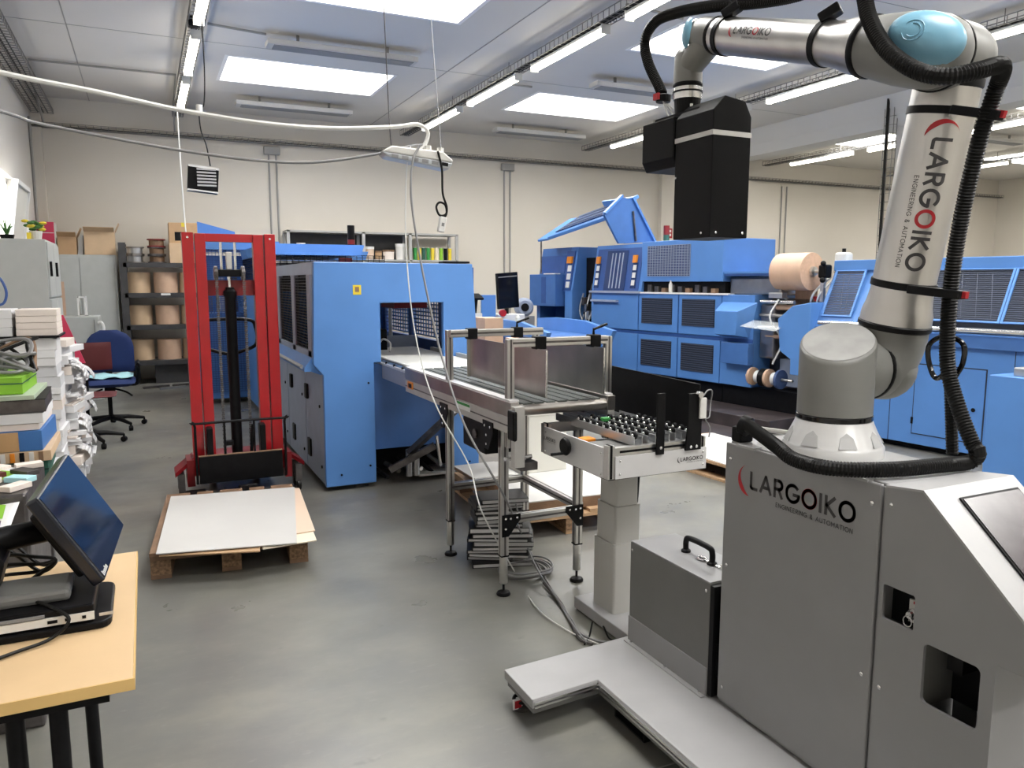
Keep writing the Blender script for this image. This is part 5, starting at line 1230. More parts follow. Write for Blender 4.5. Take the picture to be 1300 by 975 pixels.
MB().lathe([(.03, 0), (.03, .05), (.012, .08)], (4.23, 8.75, 1.05), (0, 0, 1), 12).build('valve', 'skin_pale', ft)
# monitor on a stand
mo = thing('monitor', 'black monitor turned sideways on a white stand behind the feed table', 'monitor', (4.75, 10.3, 0))
MB().box(4.60, 5.0, 10.1, 10.5, 0, 1.08).build('stand', 'offwhite', mo, bev=.01)
m_ = MB().box(-.19, .19, -.025, .025, -.26, .26).xf(Matrix.Translation((4.80, 10.28, 1.42)) @ Matrix.Rotation(math.radians(12), 4, 'Z') @ Matrix.Rotation(math.radians(-4), 4, 'Y')).build('display', 'black_gloss', mo, bev=.01)
MB().box(-.17, .17, -.028, -.026, .195, .21).xf(Matrix.Translation((4.80, 10.28, 1.42)) @ Matrix.Rotation(math.radians(12), 4, 'Z') @ Matrix.Rotation(math.radians(-4), 4, 'Y')).build('display_strip', 'cable_grey', m_)
MB().cyl((4.8, 10.3, 1.08), (4.8, 10.3, 1.18), .03, 10).build('neck', 'black', mo)
MB().lathe([(.05, 0), (.05, .05)], (4.64, 10.12, 1.10), (0, -1, 0), 12).build('stop_button', 'red', mo)
bpn = tag(MB().box(4.36, 4.58, 10.2, 10.25, 0, 1.36).build('blue_screen_panel', 'blue', bev=.006), 'narrow upright blue panel beside the black monitor', 'panel')
fn = thing('motor_unit', 'round grey blower motor standing behind the feed table', 'motor', (5.12, 10.4, 0))
MB().lathe([(.08, 0), (.14, .02), (.14, .16), (.10, .2)], (5.16, 10.5, 1.17), (-.3, -1, 0), 22).build('blower', 'bluegrey', fn, smooth=True); MB().lathe([(.06, 0), (.06, .012)], (5.10, 10.30, 1.17), (-.3, -1, 0), 16).build('hub', 'black', fn)
MB().box(5.04, 5.26, 10.3, 10.6, 0, 1.04).build('pedestal', 'cab_grey', fn)
# small pos display and carton
ps = thing('small_display', 'small black touch display on a stand beside the monitor', 'display', (3.95, 9.8, 0))
MB().box(3.85, 4.15, 9.7, 9.95, 0, 1.12).build('cart', 'offwhite', ps)
MB().slab([Vector((3.85, 9.72, 1.30)), Vector((4.18, 9.72, 1.30)), Vector((4.18, 9.9, 1.36)), Vector((3.85, 9.9, 1.36))], .03).build('display_panel', 'black', ps); MB().prism([(3.93, 1.12), (4.10, 1.12), (4.12, 1.3), (3.95, 1.3)], 'y', 9.78, 9.85).build('display_foot', 'black', ps)
tag(MB().box(3.28, 3.50, 7.6, 7.9, .0, 1.16).build('kraft_carton', 'kraft', bev=.004), 'tall narrow kraft carton standing behind the blue machine', 'carton')
tag(MB().box(2.92, 3.02, 6.1, 6.3, .0, 1.05).build('tan_carton', 'kraft', bev=.004), 'slim tan carton just behind the conveyor guides', 'carton')
# ================================================================== shelves, lockers and boxes at the back
sh = thing('storage_shelf', 'dark steel shelf unit with paper rolls against the back wall', 'shelf', (.2, 13.2, 0))
SX0, SX1, SYF, SYB = -.27, .80, 12.85, 13.45
for x in (SX0, SX1):
    for y in (SYF, SYB): MB().box(x-.05, x+.05, y-.03, y+.03, 0, 2.12).build('upright', 'shelf_dark', sh)
LEV = [.36, .90, 1.38, 1.83]
for z in LEV:
    MB().box(SX0, SX1, SYF, SYB, z-.03, z).build('shelf_board', 'shelf_dark', sh); MB().box(SX0, SX1, SYF-.03, SYF, z-.07, z).build('shelf_beam', 'shelf_dark', sh)
MB().box(SX0+.35, SX1, SYF+.05, SYB, .0, .33).build('base_panel', 'shelf_dark', sh)
MB().box(.22, .35, SYF-.034, SYF-.03, 1.345, 1.375).build('shelf_label', 'white', sh)
i = 0
for li, z in enumerate(LEV[:3]):
    where = ('bottom', 'second', 'third')[li]
    for k, (x, m) in enumerate(((-.08, 'card_light'), (.30, 'kraft'), (.66, 'card_light'))):
        h = .31 if li != 1 else .29; r = .17
        t = thing('kraft_roll', ['brown paper roll', 'pale kraft paper roll', 'tan paper roll behind the stacker'][k]+' on the '+where+' dark shelf level', 'paper roll', (x, 13.12, z), 0, 'paper rolls on the dark shelf')
        MB().lathe([(r, .001), (r, h)], (x, 13.12-(.04 if k == 1 else 0), z), (0, 0, 1), 28).build('roll', m, t, smooth=True)
        MB().lathe([(.05, 0), (.05, .003)], (x, 13.12-(.04 if k == 1 else 0), z+h), (0, 0, 1), 12).build('core', 'card', t)
def spool(x, y, z, m, label):
    t = thing('wire_spool', label, 'spool', (x, y, z)); MB().lathe([(.13, .001), (.13, .018), (.10, .02), (.10, .10), (.13, .102), (.13, .12)], (x, y, z), (0, 0, 1), 22).build('reel', m, t, smooth=True)
    MB().lathe([(.105, .022), (.105, .098)], (x, y, z), (0, 0, 1), 20).build('winding', 'zinc' if m == 'steel' else 'wood_dark', t)
for (x, z, m, l) in ((-.10, 1.83, 'steel', 'lower silver wire spool on top of the dark shelf'), (-.10, 1.951, 'steel', 'upper silver wire spool on top of the dark shelf'), (.20, 1.83, 'steel_dark', 'lower dark wire spool on top of the dark shelf'), (.20, 1.951, 'steel_dark', 'middle dark wire spool of the stack on the dark shelf'), (.20, 2.072, 'red_dark', 'reddish brown spool on top of the dark spools')): spool(x, 13.1, z, m, l)
def carton(x0, x1, y0, y1, z0, z1, m, label, open_=False, tape=True):
    t = thing('cardboard_box', label, 'box', ((x0+x1)/2, (y0+y1)/2, z0))
    MB().box(x0, x1, y0, y1, z0+.001, z1).build('box_body', m, t, bev=.004)
    if tape: MB().box((x0+x1)/2-.03, (x0+x1)/2+.03, y0-.002, y1+.002, z1-.06, z1+.002).build('tape', 'tape' if m == 'card' else 'card_light', t)
    if open_:
        MB().slab([Vector((x0, y0, z1)), Vector((x1, y0, z1)), Vector((x1, y0-.1, z1+.06)), Vector((x0, y0-.1, z1+.06))], .006).build('flap', m, t); MB().slab([Vector((x1, y0, z1)), Vector((x1, y1, z1)), Vector((x1+.06, y1, z1+.13)), Vector((x1+.06, y0, z1+.13))], .006).build('flap', m, t)
    return t
b_ = carton(.37, .78, 12.9, 13.3, 1.83, 2.13, 'card_light', 'yellowish carton on the top level of the dark shelf', tape=False)
MB().box(.56, .70, 12.897, 12.90, 2.0, 2.06).build('print', 'wood', b_)
b_ = carton(.38, .80, 12.95, 13.3, 2.13, 2.44, 'card', 'brown carton with yellow tape stacked on the yellowish carton')
MB().box(.46, .72, 12.945, 12.95, 2.17, 2.30).build('black_label', 'black', b_)
# two-door cabinet
lk = thing('storage_cabinet', 'light grey two door steel cabinet against the back wall', 'cabinet', (-.85, 13.2, 0))
KX0, KX1 = -1.36, -.36
MB().box(KX0, KX1, 12.95, 13.5, 0, 1.94).build('carcass', 'locker', lk, bev=.005)
for x0, x1 in ((KX0+.02, -.845), (-.835, KX1-.03)):
    d = MB().box(x0, x1, 12.935, 12.95, .06, 1.90).build('door', 'locker', lk, bev=.003)
    MB().box(-.83 if x0 > -.84 else -.87, -.81 if x0 > -.84 else -.85, 12.92, 12.935, .9, 1.05).build('handle', 'black' if x0 > -.84 else 'locker_gap', d)
lb = MB().box(-1.25, -1.05, 12.93, 12.935, 1.0, 1.55).build('door_notice', 'kraft', lk)
carton(-1.10, -.86, 13.0, 13.3, 1.94, 2.20, 'card', 'small brown carton on the two door cabinet', True, False)
carton(-.76, -.36, 12.97, 13.35, 1.94, 2.28, 'card_light', 'large open brown carton on the two door cabinet', True, False)
rb = thing('red_box', 'tall crimson box standing on the two door cabinet', 'box', (-1.25, 13.1, 1.94)); MB().box(-1.34, -1.13, 13.0, 13.3, 1.941, 2.40).build('box_body', 'red_pink', rb, bev=.004); MB().box(-1.335, -1.135, 12.998, 13.0, 2.24, 2.25).build('print_line', 'offwhite', rb); MB().box(-1.13, -1.12, 13.0, 13.3, 1.945, 2.39).build('pale_side', 'offwhite', rb)
tag(MB().prism([(-.86, 1.941), (-.79, 1.941), (-.77, 2.22), (-.80, 2.24)], 'y', 13.05, 13.25).build('paper_bundle', 'paper_grey'), 'crumpled grey paper bundle between the cartons on the cabinet', 'paper bundle')
# side cabinet by the left wall
la = thing('side_cabinet', 'tall grey steel cabinet with plants on top along the left wall', 'cabinet', (-1.1, 9.0, 0))
AX = -.82
MB().box(XL+.01, AX, 8.5, 9.6, 0, 1.945).build('carcass', 'locker', la, bev=.005)
for y0, y1 in ((8.53, 9.04), (9.06, 9.57)):
    for z0, z1 in ((.06, 1.62), (1.64, 1.92)) if False else ((.06, 1.38), (1.40, 1.92)):
        d = MB().box(AX, AX+.015, y0, y1, z0, z1).build('door', 'locker', la, bev=.003); MB().box(AX+.015, AX+.035, y0+.06, y0+.09, z0+.2, z0+.34).build('handle', 'black', d)
# plants
pt = thing('potted_aloe', 'small spiky green plant in a dark pot on the side cabinet', 'plant', (-1.17, 8.9, 1.945))
MB().lathe([(.05, 0), (.065, .05), (.06, .055)], (-1.17, 8.9, 1.946), (0, 0, 1), 14).build('pot', 'black', pt)
for k in range(7):
    a = 2*PI*k/7; MB().tube(smooth_path([(-1.17, 8.9, 1.99), (-1.17+.03*math.cos(a), 8.9+.03*math.sin(a), 2.06), (-1.17+.06*math.cos(a), 8.9+.06*math.sin(a), 2.09+.03*(k % 3))], 4), [.009]*4+[.008, .007, .006, .004, .002], 6).build('leaf', 'leaf', pt)
pt = thing('potted_flowers', 'yellow flowers in a white and yellow pot on the side cabinet', 'plant', (-.93, 8.9, 1.945))
MB().lathe([(.045, 0), (.06, .09), (.055, .092)], (-.93, 8.9, 1.946), (0, 0, 1), 14).build('pot', 'skin_pale', pt); MB().box(-1.0, -.965, 8.83, 8.86, 1.946, 2.02).build('pot_card', 'yellow', pt)
for k in range(16):
    a = random.uniform(0, 6.28); r = random.uniform(.02, .1); z = random.uniform(2.05, 2.14)
    MB().ball((-.93+r*math.cos(a), 8.9+r*math.sin(a), z), .028, 8, (1.2, 1, .6)).build('leaf' if k < 10 else 'flower', 'leaf' if k < 10 else 'yellow', pt, smooth=True)
# low white fridge and kettle
fr = thing('low_cabinet', 'low light grey cabinet with a white door handle behind the paper stacks', 'cabinet', (-.72, 11.6, 0))
MB().box(-1.0, -.56, 11.4, 11.9, 0, 1.10).build('cabinet_body', 'locker', fr, bev=.01); MB().box(-.62, -.615, 11.385, 11.40, .5, 1.06).build('door_gap', 'locker_gap', fr)
MB().tube(smooth_path([(-.57, 11.39, 1.02), (-.53, 11.36, 1.02), (-.51, 11.36, .95), (-.53, 11.36, .82), (-.57, 11.39, .80)], 6), .018, 8).build('handle', 'white', fr, smooth=True)
kt = thing('plastic_crate', 'small white plastic crate standing on the low cabinet', 'crate', (-.78, 11.6, 1.10))
MB().box(-.80, -.78, 11.45, 11.7, 1.101, 1.36).build('crate_side', 'white', kt); MB().box(-.72, -.70, 11.45, 11.7, 1.101, 1.36).build('crate_side', 'white', kt); MB().box(-.80, -.70, 11.45, 11.7, 1.101, 1.115).build('crate_floor', 'white', kt); MB().box(-.80, -.70, 11.45, 11.47, 1.34, 1.36).build('crate_rim', 'white', kt)
tag(MB().prism([(-.70, .905), (-.46, .905), (-.59, 1.29), (-.70, 1.29)], 'y', 6.98, 7.0).build('crimson_folder', 'red_pink'), 'crimson folder standing upright on the rear paper stack', 'folder')

# ------------------------------------------------------------------ chairs
def star(t, x, y, r, n=5, off=.3, m='black'):
    for k in range(n):
        a = off+2*PI*k/n; e = Vector((x+r*math.cos(a), y+r*math.sin(a), .075))
        MB().tube([(x, y, .115), ((x+e.x)/2, (y+e.y)/2, .105), e], [.028, .024, .016], 8).build('base_leg', m, t, smooth=True)
        c = MB().lathe([(.018, -.022), (.027, -.018), (.027, .018), (.018, .022)], (e.x, e.y, .027), (math.cos(a+1), math.sin(a+1), 0), 12).build('caster', 'black', t, smooth=True); MB().box(e.x-.01, e.x+.01, e.y-.01, e.y+.01, .03, .08).build('caster_stem', 'black', c)
    MB().lathe([(.035, .09), (.035, .14), (.022, .145), (.022, .42)], (x, y, 0), (0, 0, 1), 14).build('gas_column', 'black', t, smooth=True)
def cushion(pts_fn, m, name, t, nu=14, nv=10, th=.05):
    mb = MB(); vs = []
    for s in (1, -1):
        for i in range(nu+1):
            for k in range(nv+1):
                u, v = i/nu*2-1, k/nv*2-1; q = (1-abs(u)**4)*(1-abs(v)**4); vs.append(pts_fn(u, v, s*th/2*max(0, q)**.4))
    N = (nu+1)*(nv+1); fs = [(s*N+i*(nv+1)+k, s*N+(i+1)*(nv+1)+k, s*N+(i+1)*(nv+1)+k+1, s*N+i*(nv+1)+k+1) for s in (0, 1) for i in range(nu) for k in range(nv)]
    return mb.add(vs, fs).build(name, m, t, smooth=True, ang=80)
cx, cy = -.40, 9.15
oc = thing('office_chair', 'dark blue swivel office chair with rounded back and armrests', 'chair', (cx, cy, 0))
star(oc, cx, cy, .33)
def bk(u, v, w): s = math.sqrt(max(0, 1-(max(0, v)*.95)**2.6)); return (cx+.02+.235*u*s, cy+.24+w+.03*u*u, .80+.23*v)
cushion(bk, 'chair_blue', 'backrest', oc)
cushion(lambda u, v, w: (cx+.01+.25*u*(1-.06*v*v), cy+.0+.24*v, .50+w+.01*v), 'chair_blue', 'seat', oc, th=.09)
MB().box(cx-.04, cx+.06, cy-.1, cy+.1, .40, .46).build('seat_plate', 'black', oc); MB().bar((cx, cy+.1, .44), (cx, cy+.28, .62), .06, .02).build('back_bracket', 'black', oc)
for s in (-1, 1):
    x = cx+.01+s*.27; MB().tube(smooth_path([(x-s*.1, cy+.05, .45), (x, cy+.05, .47), (x+s*.01, cy+.02, .64), (x+s*.01, cy-.14, .68), (x+s*.01, cy+.14, .69), (x, cy+.16, .60), (x, cy+.1, .48)], 6), .018, 8).build('armrest', 'black', oc, smooth=True)
for s in (-1, 1): MB().tube(smooth_path([(cx+s*.06, cy-.1, .43), (cx+s*.16, cy-.16, .40), (cx+s*.22, cy-.2, .36)], 5), .010, 6).build('lever', 'black', oc)
cl = MB(); n = 8; vs = [(cx-.22+.46*i/n, cy-.16+.28*k/3, .556+.012*math.sin(i*1.7+k)+.006*k) for i in range(n+1) for k in range(4)]
tag(cl.add(vs, [(i*4+k, (i+1)*4+k, (i+1)*4+k+1, i*4+k+1) for i in range(n) for k in range(3)]).build('cloth', 'cyan_cloth', smooth=True), 'pale cyan cloth lying on the blue office chair seat', 'cloth').modifiers.new('s', 'SOLIDIFY').thickness = .006
mx2, my2 = -.56, 8.25
mcx = thing('work_chair', 'maroon swivel work chair with hard seat and low backrest', 'chair', (mx2, my2, 0))
star(mcx, mx2, my2, .30, 5, .15)
cushion(lambda u, v, w: (mx2+.02+.21*u, my2+.2+w+.03*u*u, .83+.135*v), 'maroon', 'backrest', mcx, th=.025)
cushion(lambda u, v, w: (mx2+.05+.21*u, my2+.2*v, .48+w), 'maroon', 'seat', mcx, th=.03)
MB().tube(smooth_path([(mx2, my2+.1, .45), (mx2, my2+.24, .5), (mx2, my2+.24, .8)], 5), .014, 8).build('back_stem', 'black', mcx); MB().tube(smooth_path([(mx2-.13, my2-.02, .46), (mx2-.13, my2+.02, .66), (mx2-.08, my2, .72), (mx2-.02, my2, .70), (mx2-.01, my2, .5)], 6), .012, 8).build('arm_loop', 'steel_dark', mcx, smooth=True)

# ------------------------------------------------------------------ back shelf with spools behind the blue machine
bs = thing('rear_shelf', 'grey steel shelf with jars and thread spools behind the blue machine', 'shelf', (3.65, 13.35, 0))
for x in (2.17, 3.42, 4.25, 5.12):
    for y in (13.12, 13.5): MB().box(x-.025, x+.025, y-.02, y+.02, 0, 2.39).build('upright', 'shelf_grey', bs)
for z in (.5, 1.2, 1.93, 2.39): MB().box(2.15, 5.14, 13.1, 13.52, z-.03, z).build('shelf_board', 'shelf_grey', bs)
MB().box(2.2, 4.25, 13.5, 13.53, 1.93, 2.36).build('back_panel', 'shelf_dark', bs)
mats = ['green', 'yellow', 'green_dark', 'green', 'yellow', 'cream', 'green_lime', 'black', 'yellow', 'green']
names_ = ['green', 'yellow', 'dark green', 'mid green', 'golden', 'cream', 'lime', 'black', 'bright yellow', 'grass green']
for k in range(9):
    x = 4.36+.082*k; t = thing('thread_spool', names_[k]+' thread spool in the row on the rear grey shelf', 'spool', (x, 13.22, 1.93), 0, 'thread spools on the rear shelf')
    MB().lathe([(.036, .001), (.036, .01), (.031, .012), (.034, .20), (.036, .202), (.036, .21)], (x, 13.2, 1.93), (0, 0, 1), 12).build('thread', mats[k], t, smooth=True); MB().lathe([(.02, 0), (.02, .012)], (x, 13.2, 2.14), (0, 0, 1), 8).build('spool_core', 'offwhite', t)
jl = ['pale tub', 'wide cream tub', 'grey jar', 'brown tub', 'pinkish tub', 'white lidded tub', 'small tan jar', 'low beige tub']
for k, (x, r, h, m) in enumerate(((2.40, .07, .26, 'offwhite'), (2.62, .13, .24, 'skin_pale'), (2.95, .10, .16, 'paper_grey'), (3.2, .11, .16, 'card_light'), (3.55, .09, .22, 'sheet_board'), (3.90, .10, .17, 'paper_warm'), (4.12, .09, .28, 'offwhite'), (3.72, .06, .15, 'card'))):
    t = thing('storage_tub', jl[k]+' on the rear grey shelf behind the blue machine', 'tub', (x, 13.28, 1.93)); MB().lathe([(r*.94, .001), (r, h*.8)], (x, 13.28, 1.93), (0, 0, 1), 16).build('tub', m, t, smooth=True); MB().lathe([(r*1.05, h*.8), (r*1.05, h)], (x, 13.28, 1.93), (0, 0, 1), 16).build('lid', 'wood_dark' if k % 2 else 'white', t)

# ================================================================== paper stacks on the left
def stackthing(name, label, x, y, z, rz, w_, d_, h, m, cover=None, group=None):
    t = thing(name, label, 'paper stack', (x, y, z), rz, group); return t
def booklet(x, y, z, rz, w_, d_, h, m, label, cat='booklet', group=None, cover=None, name='booklet'):
    t = thing(name, label, cat, (x, y, z), math.radians(rz), group)
    MB().box(-w_/2, w_/2, -d_/2, d_/2, .0005, h-.0005).build('pages', m, t, local=True, bev=.002)
    if cover: MB().box(-w_/2-.002, w_/2+.002, -d_/2-.002, d_/2+.002, h-.002, h+.0005).build('cover', cover, t, local=True)
    return t
pallet((-.93, 6.55, 0), 0, 'wooden pallet carrying the tall white paper stacks', W=.8, L=1.2)
cols = [(-.64, 6.13), (-.64, 6.50), (-.63, 6.87), (-.98, 6.3)]
cnames = ['in front', 'in the middle', 'at the rear', 'near the wall']
tops = [1.16, 1.14, .90, 1.15]
for ci, (x, y) in enumerate(cols):
    z = .1445
    while z < tops[ci]-.02:
        h = min(random.choice((.014, .02, .03, .045, .06)), tops[ci]-z); k = random.random()
        booklet(x+random.uniform(-.02, .05)+(.05*(1-z) if ci < 3 else 0), y+random.uniform(-.02, .02), z, random.uniform(-13, 13), .24, .32, h, random.choice(['paper', 'paper', 'paper', 'paper_grey', 'paper_warm']), 'white paper bundle in the ragged stack '+cnames[ci]+' on the pallet', 'paper bundle', 'white paper bundles stacked on the pallet', name='paper_bundle'); z += h+.0005
# cream blocks on a black board on top
BZ2 = 1.215
tag(MB().box(-1.15, -.50, 5.55, 5.98, BZ2-.012, BZ2).build('black_board', 'black'), 'thin black board under the cream and white book blocks', 'board')
tag(MB().box(-1.2, -.5, 5.5, 5.94, 0, .10).build('wooden_plinth', 'wood_dark', bev=.004), 'low wooden plinth under the tidy grey paper stack', 'plinth')
for (x, nm) in ((-.66, 'beside the aisle'), (-.98, 'beside the wall')):
    z = .1005
    while z < BZ2-.0126:
        h = min(random.choice((.04, .05, .06, .07)), BZ2-.0126-z)
        booklet(x+random.uniform(-.012, .012), 5.76+random.uniform(-.01, .01), z, random.uniform(-2, 2), .27, .36, h, random.choice(['paper', 'paper_grey', 'paper_warm', 'paper']), 'tidy grey white paper bundle under the black board, stack '+nm, 'paper bundle', 'paper bundles under the black board', name='paper_bundle'); z += h+.0003
for k in range(4): booklet(-.62, 5.76, BZ2+.041*k, random.uniform(-1, 1), .22, .32, .04, 'paper_warm', ('lowest', 'second', 'third', 'top')[k]+' cream book block on the black board', 'book block', 'cream book blocks on the black board', name='book_block')
for k in range(3): booklet(-.90, 5.76, BZ2+.055*k, random.uniform(-1.5, 1.5), .30, .33, .054, 'paper', ('lowest', 'middle', 'top')[k]+' white paper block beside the cream book blocks', 'book block', 'white blocks on the black board', name='book_block')
# loose sheets drooping out of the stacks
for k in range(14):
    x, y, z = -.50+random.uniform(-.01, .02), random.choice((6.1, 6.3, 6.5, 6.7, 6.9))+random.uniform(-.08, .08), random.uniform(.35, 1.05)
    if y > 6.75: z = min(z, .85)
    m = MB(); n = 5; L = random.uniform(.07, .13); w_ = random.uniform(.06, .11)
    for i in range(n):
        def q(t): return (x+L*.8*math.sin(t*1.4), z-L*(1-math.cos(t*1.4)))
        a_, b2_ = q(i/n), q((i+1)/n); m.add([(a_[0], y-w_, a_[1]), (a_[0], y+w_, a_[1]), (b2_[0], y+w_*.9, b2_[1]), (b2_[0], y-w_*.9, b2_[1])], [(0, 1, 2, 3)])
    tag(m.build('loose_sheet', 'paper', smooth=True), 'loose white sheet drooping out of the ragged paper stacks', 'sheet', 'loose sheets drooping from the stacks').modifiers.new('s', 'SOLIDIFY').thickness = .003
# nearer mixed pile standing on a low trolley
tr = thing('low_trolley', 'low dark bench under the mixed pile of printed books', 'bench', (-.75, 3.9, 0))
MB().box(-1.3, -.45, 3.72, 4.45, .55, .58).build('bench_top', 'steel_dark', tr, bev=.003)
for (x, y) in ((-1.25, 3.76), (-.52, 3.76), (-1.25, 4.4), (-.52, 4.4)): MB().box(x-.03, x+.03, y-.03, y+.03, 0, .55).build('bench_leg', 'steel_dark', tr)
PX = -.62; PYc = 3.95; z = .5805
pile = [('dark maroon folder at the bottom of the mixed pile', .42, .46, .09, 'purple', 'folder', None), ('grey card folder in the lower mixed pile', .40, .44, .05, 'paper_grey', 'folder', None), ('dark green box file in the mixed pile', .40, .44, .075, 'green_dark', 'box file', None), ('stack of striped signatures with red and white edges in the mixed pile', .44, .46, .045, 'card_light', 'booklet', None), ('blue covered booklets with tan edges in the mixed pile', .40, .44, .085, 'book_blue', 'booklet', None), ('grey white book block in the mixed pile', .38, .42, .028, 'paper_warm', 'book block', None), ('white book with dark cover in the mixed pile', .40, .44, .045, 'paper', 'book', 'cab_dark'), ('dark catalogue with grey edge in the mixed pile', .41, .44, .055, 'steel_dark', 'catalogue', 'black'), ('pale sage green tray in the mixed pile', .42, .46, .02, 'sage', 'tray', None), ('lime green plastic box on the sage tray', .34, .38, .07, 'green_lime', 'box', 'green_lime')]
for k, (l, w_, d_, h, m, cat, cov) in enumerate(pile):
    t = booklet(PX+(.0 if k < 8 else -.03), PYc, z, random.uniform(-3, 3), w_, d_, h, m, l, cat, None, cov, name=cat.replace(' ', '_'))
    if k == 4: MB().box(-.205, .115, -.224, .0, .002, h-.002).build('tan_edge', 'book_tan', t, local=True)
    if k == 3:
        for j in range(12): MB().box(-.20+.034*j, -.20+.034*j+.017, -.234, -.22, .003, h-.003).build('coloured_edge', ('red', 'offwhite', 'orange', 'black', 'offwhite', 'wood_dark')[j % 6], t, local=True)
    if k == 2: MB().box(-.201, .201, -.222, .222, h*.5-.002, h*.5+.002).build('lid_seam', 'black', t, local=True)
    if k == 9: MB().box(-.172, .172, -.192, .192, h*.62, h*.68).build('lid_rim', 'green_dark', t, local=True)
    z += h+.001
ztop = z
cb_ = thing('cable_tangle', 'tangle of grey and black cables on the lime green box', 'cable', (PX, PYc, ztop))
for k in range(9):
    pts = [(PX-.22+random.uniform(0, .1), PYc-.12+random.uniform(-.05, .1), ztop+.012+.01*k)]+[(PX+random.uniform(-.2, .17), PYc+random.uniform(-.15, .15), ztop+.012+random.uniform(.0, .14)) for _ in range(4)]+[(PX+.17, PYc+random.uniform(-.1, .1), ztop+.012)]
    MB().tube(smooth_path(pts, 8), .008, 6).build('cable_loop', ('cable_grey', 'cable_grey', 'black_rubber', 'wood_dark')[k % 4], cb_, smooth=True)
MB().box(PX-.17, PX-.12, PYc-.2, PYc-.18, ztop+.12, ztop+.15).build('yellow_tag', 'yellow', cb_); MB().box(PX-.18, PX+.05, PYc-.02, PYc+.12, ztop+.001, ztop+.06).build('adapter', 'cab_dark', cb_, bev=.01)
# printed sheet hanging over the near pile and things beneath
nb_ = tag(MB().box(-.95, -.40, 2.98, 3.50, 0, .84).build('grey_crate', 'steel_dark', bev=.01), 'dark crate of scrap standing behind the touch terminal', 'crate')
def ps_(x, y, z): return onz(x, y, z)
A_, B_, D_, E2 = onz(-30, 705, .76), onz(2, 700, .76), onz(43, 596, .848), onz(-30, 590, .848)
ps3 = thing('printed_sheet', 'white printed sheet with yellow green pictures behind the touch terminal', 'sheet', tuple(B_))
def sp(u, v): return (A_*(1-u)+B_*u)*(1-v)+(E2*(1-u)+D_*u)*v+Vector((0, 0, .012*math.sin(v*3)))
vs = [sp(i/6, k/6) for i in range(7) for k in range(7)]
so3 = MB().add(vs, [(i*7+k, (i+1)*7+k, (i+1)*7+k+1, i*7+k+1) for i in range(6) for k in range(6)]).build('sheet', 'paper', ps3, smooth=True); so3.modifiers.new('s', 'SOLIDIFY').thickness = .002
for (u0, u1, v0, v1, m) in ((.1, .78, .72, .92, 'green_lime'), (.1, .76, .55, .70, 'book_blue'), (.1, .72, .30, .45, 'green_lime'), (.1, .70, .12, .28, 'purple'), (.2, .35, .74, .9, 'yellow'), (.5, .7, .58, .66, 'yellow'), (.2, .4, .32, .42, 'yellow')):
    MB().add([sp(u, v)+Vector((0, 0, .003 if m != 'yellow' else .004)) for (u, v) in ((u0, v0), (u1, v0), (u1, v1), (u0, v1))], [(0, 1, 2, 3)]).build('picture', m, ps3)
for k in range(20):
    x = -.86+.105*(k % 5); y = 3.06+.115*(k//5)
    t = booklet(x, y, .841, random.uniform(-60, 60), .09, .05, .02, random.choice(['maroon', 'offwhite', 'cyan_cloth', 'paper', 'steel_dark', 'paper_warm']), 'small paper sample lying in the crate behind the touch terminal', 'paper sample', 'paper samples on the dark crate', name='paper_sample')

# ================================================================== table with the touch terminal
tb = thing('work_table', 'beech topped folding table with black frame holding the touch terminal', 'table', (-.5, 2.1, 0))
TX0, TX1, TY0, TY1 = -1.3, -.064, 1.68, 2.515
MB().box(TX0, TX1-.003, TY0+.003, TY1, .715, .74).build('table_top', 'table_top', tb, bev=.002)
MB().box(TX0, TX1, TY0, TY0+.003, .715, .74).build('edge_band', 'table_edge', tb); MB().box(TX1-.003, TX1, TY0+.003, TY1, .715, .74).build('edge_band', 'table_edge', tb)
MB().box(TX0+.05, TX1-.05, TY0+.03, TY0+.06, .685, .715).build('frame_rail', 'black', tb); MB().box(TX0+.05, TX1-.05, TY1-.06, TY1-.03, .685, .715).build('frame_rail', 'black', tb)
for (x, y, x2, y2) in ((-.21, TY0+.06, -.21, TY0+.05), (-.29, TY0+.08, -.29, TY0+.10), (-.21, TY1-.1, -.21, TY1-.05), (-1.2, TY0+.06, -1.2, TY0+.04), (-1.2, TY1-.06, -1.2, TY1-.04)):
    MB().tube([(x, y, .69), (x2, y2, .0)], .018, 10).build('leg', 'black', tb, smooth=True)
MB().tube([(-.21, TY0+.05, .06), (-.21, TY1-.05, .06)], .014, 8).build('leg_stretcher', 'black', tb); MB().tube([(-.21, TY0+.05, .62), (-.23, TY0+.3, .66), (-.26, TY0+.5, .70)], .008, 6).build('folding_brace', 'black', tb)
tm = thing('touch_terminal', 'black touch screen terminal leaning back on its base on the table', 'terminal', (-.32, 2.1, .741))
# base unit
bx0, bx1, by0, by1 = -.52, -.115, 1.965, 2.24
MB().prism(rrect(bx0, bx1, by0, by1, .03), 'z', .7405, .758).build('base_tray', 'black', tm, bev=.004)
MB().box(bx0, bx1-.035, by0+.012, by1-.01, .758, .80).build('base_unit', 'black', tm, bev=.004)
MB().box(bx0+.06, bx1-.035, by0+.008, by0+.012, .764, .783).build('port_plate', 'offwhite', tm)
for k, w_ in enumerate((.02, .008, .008, .03)): MB().box(-.245+.035*k, -.245+.035*k+w_, by0+.006, by0+.008, .770, .777).build('port', 'black' if k < 3 else 'alu_matte', tm)
MB().box(bx0+.1, -.25, by0+.006, by0+.012, .786, .792).build('trim_strip', 'cable_grey', tm)
MB().prism([(-.47, .80), (-.36, .80), (-.33, .90), (-.40, 1.0), (-.45, .98)], 'y', 2.05, 2.16).build('stand', 'black', tm, bev=.008)
MB().box(-.36, -.20, 2.02, 2.15, .80, .83).build('stand_foot', 'cab_dark', tm, bev=.01)
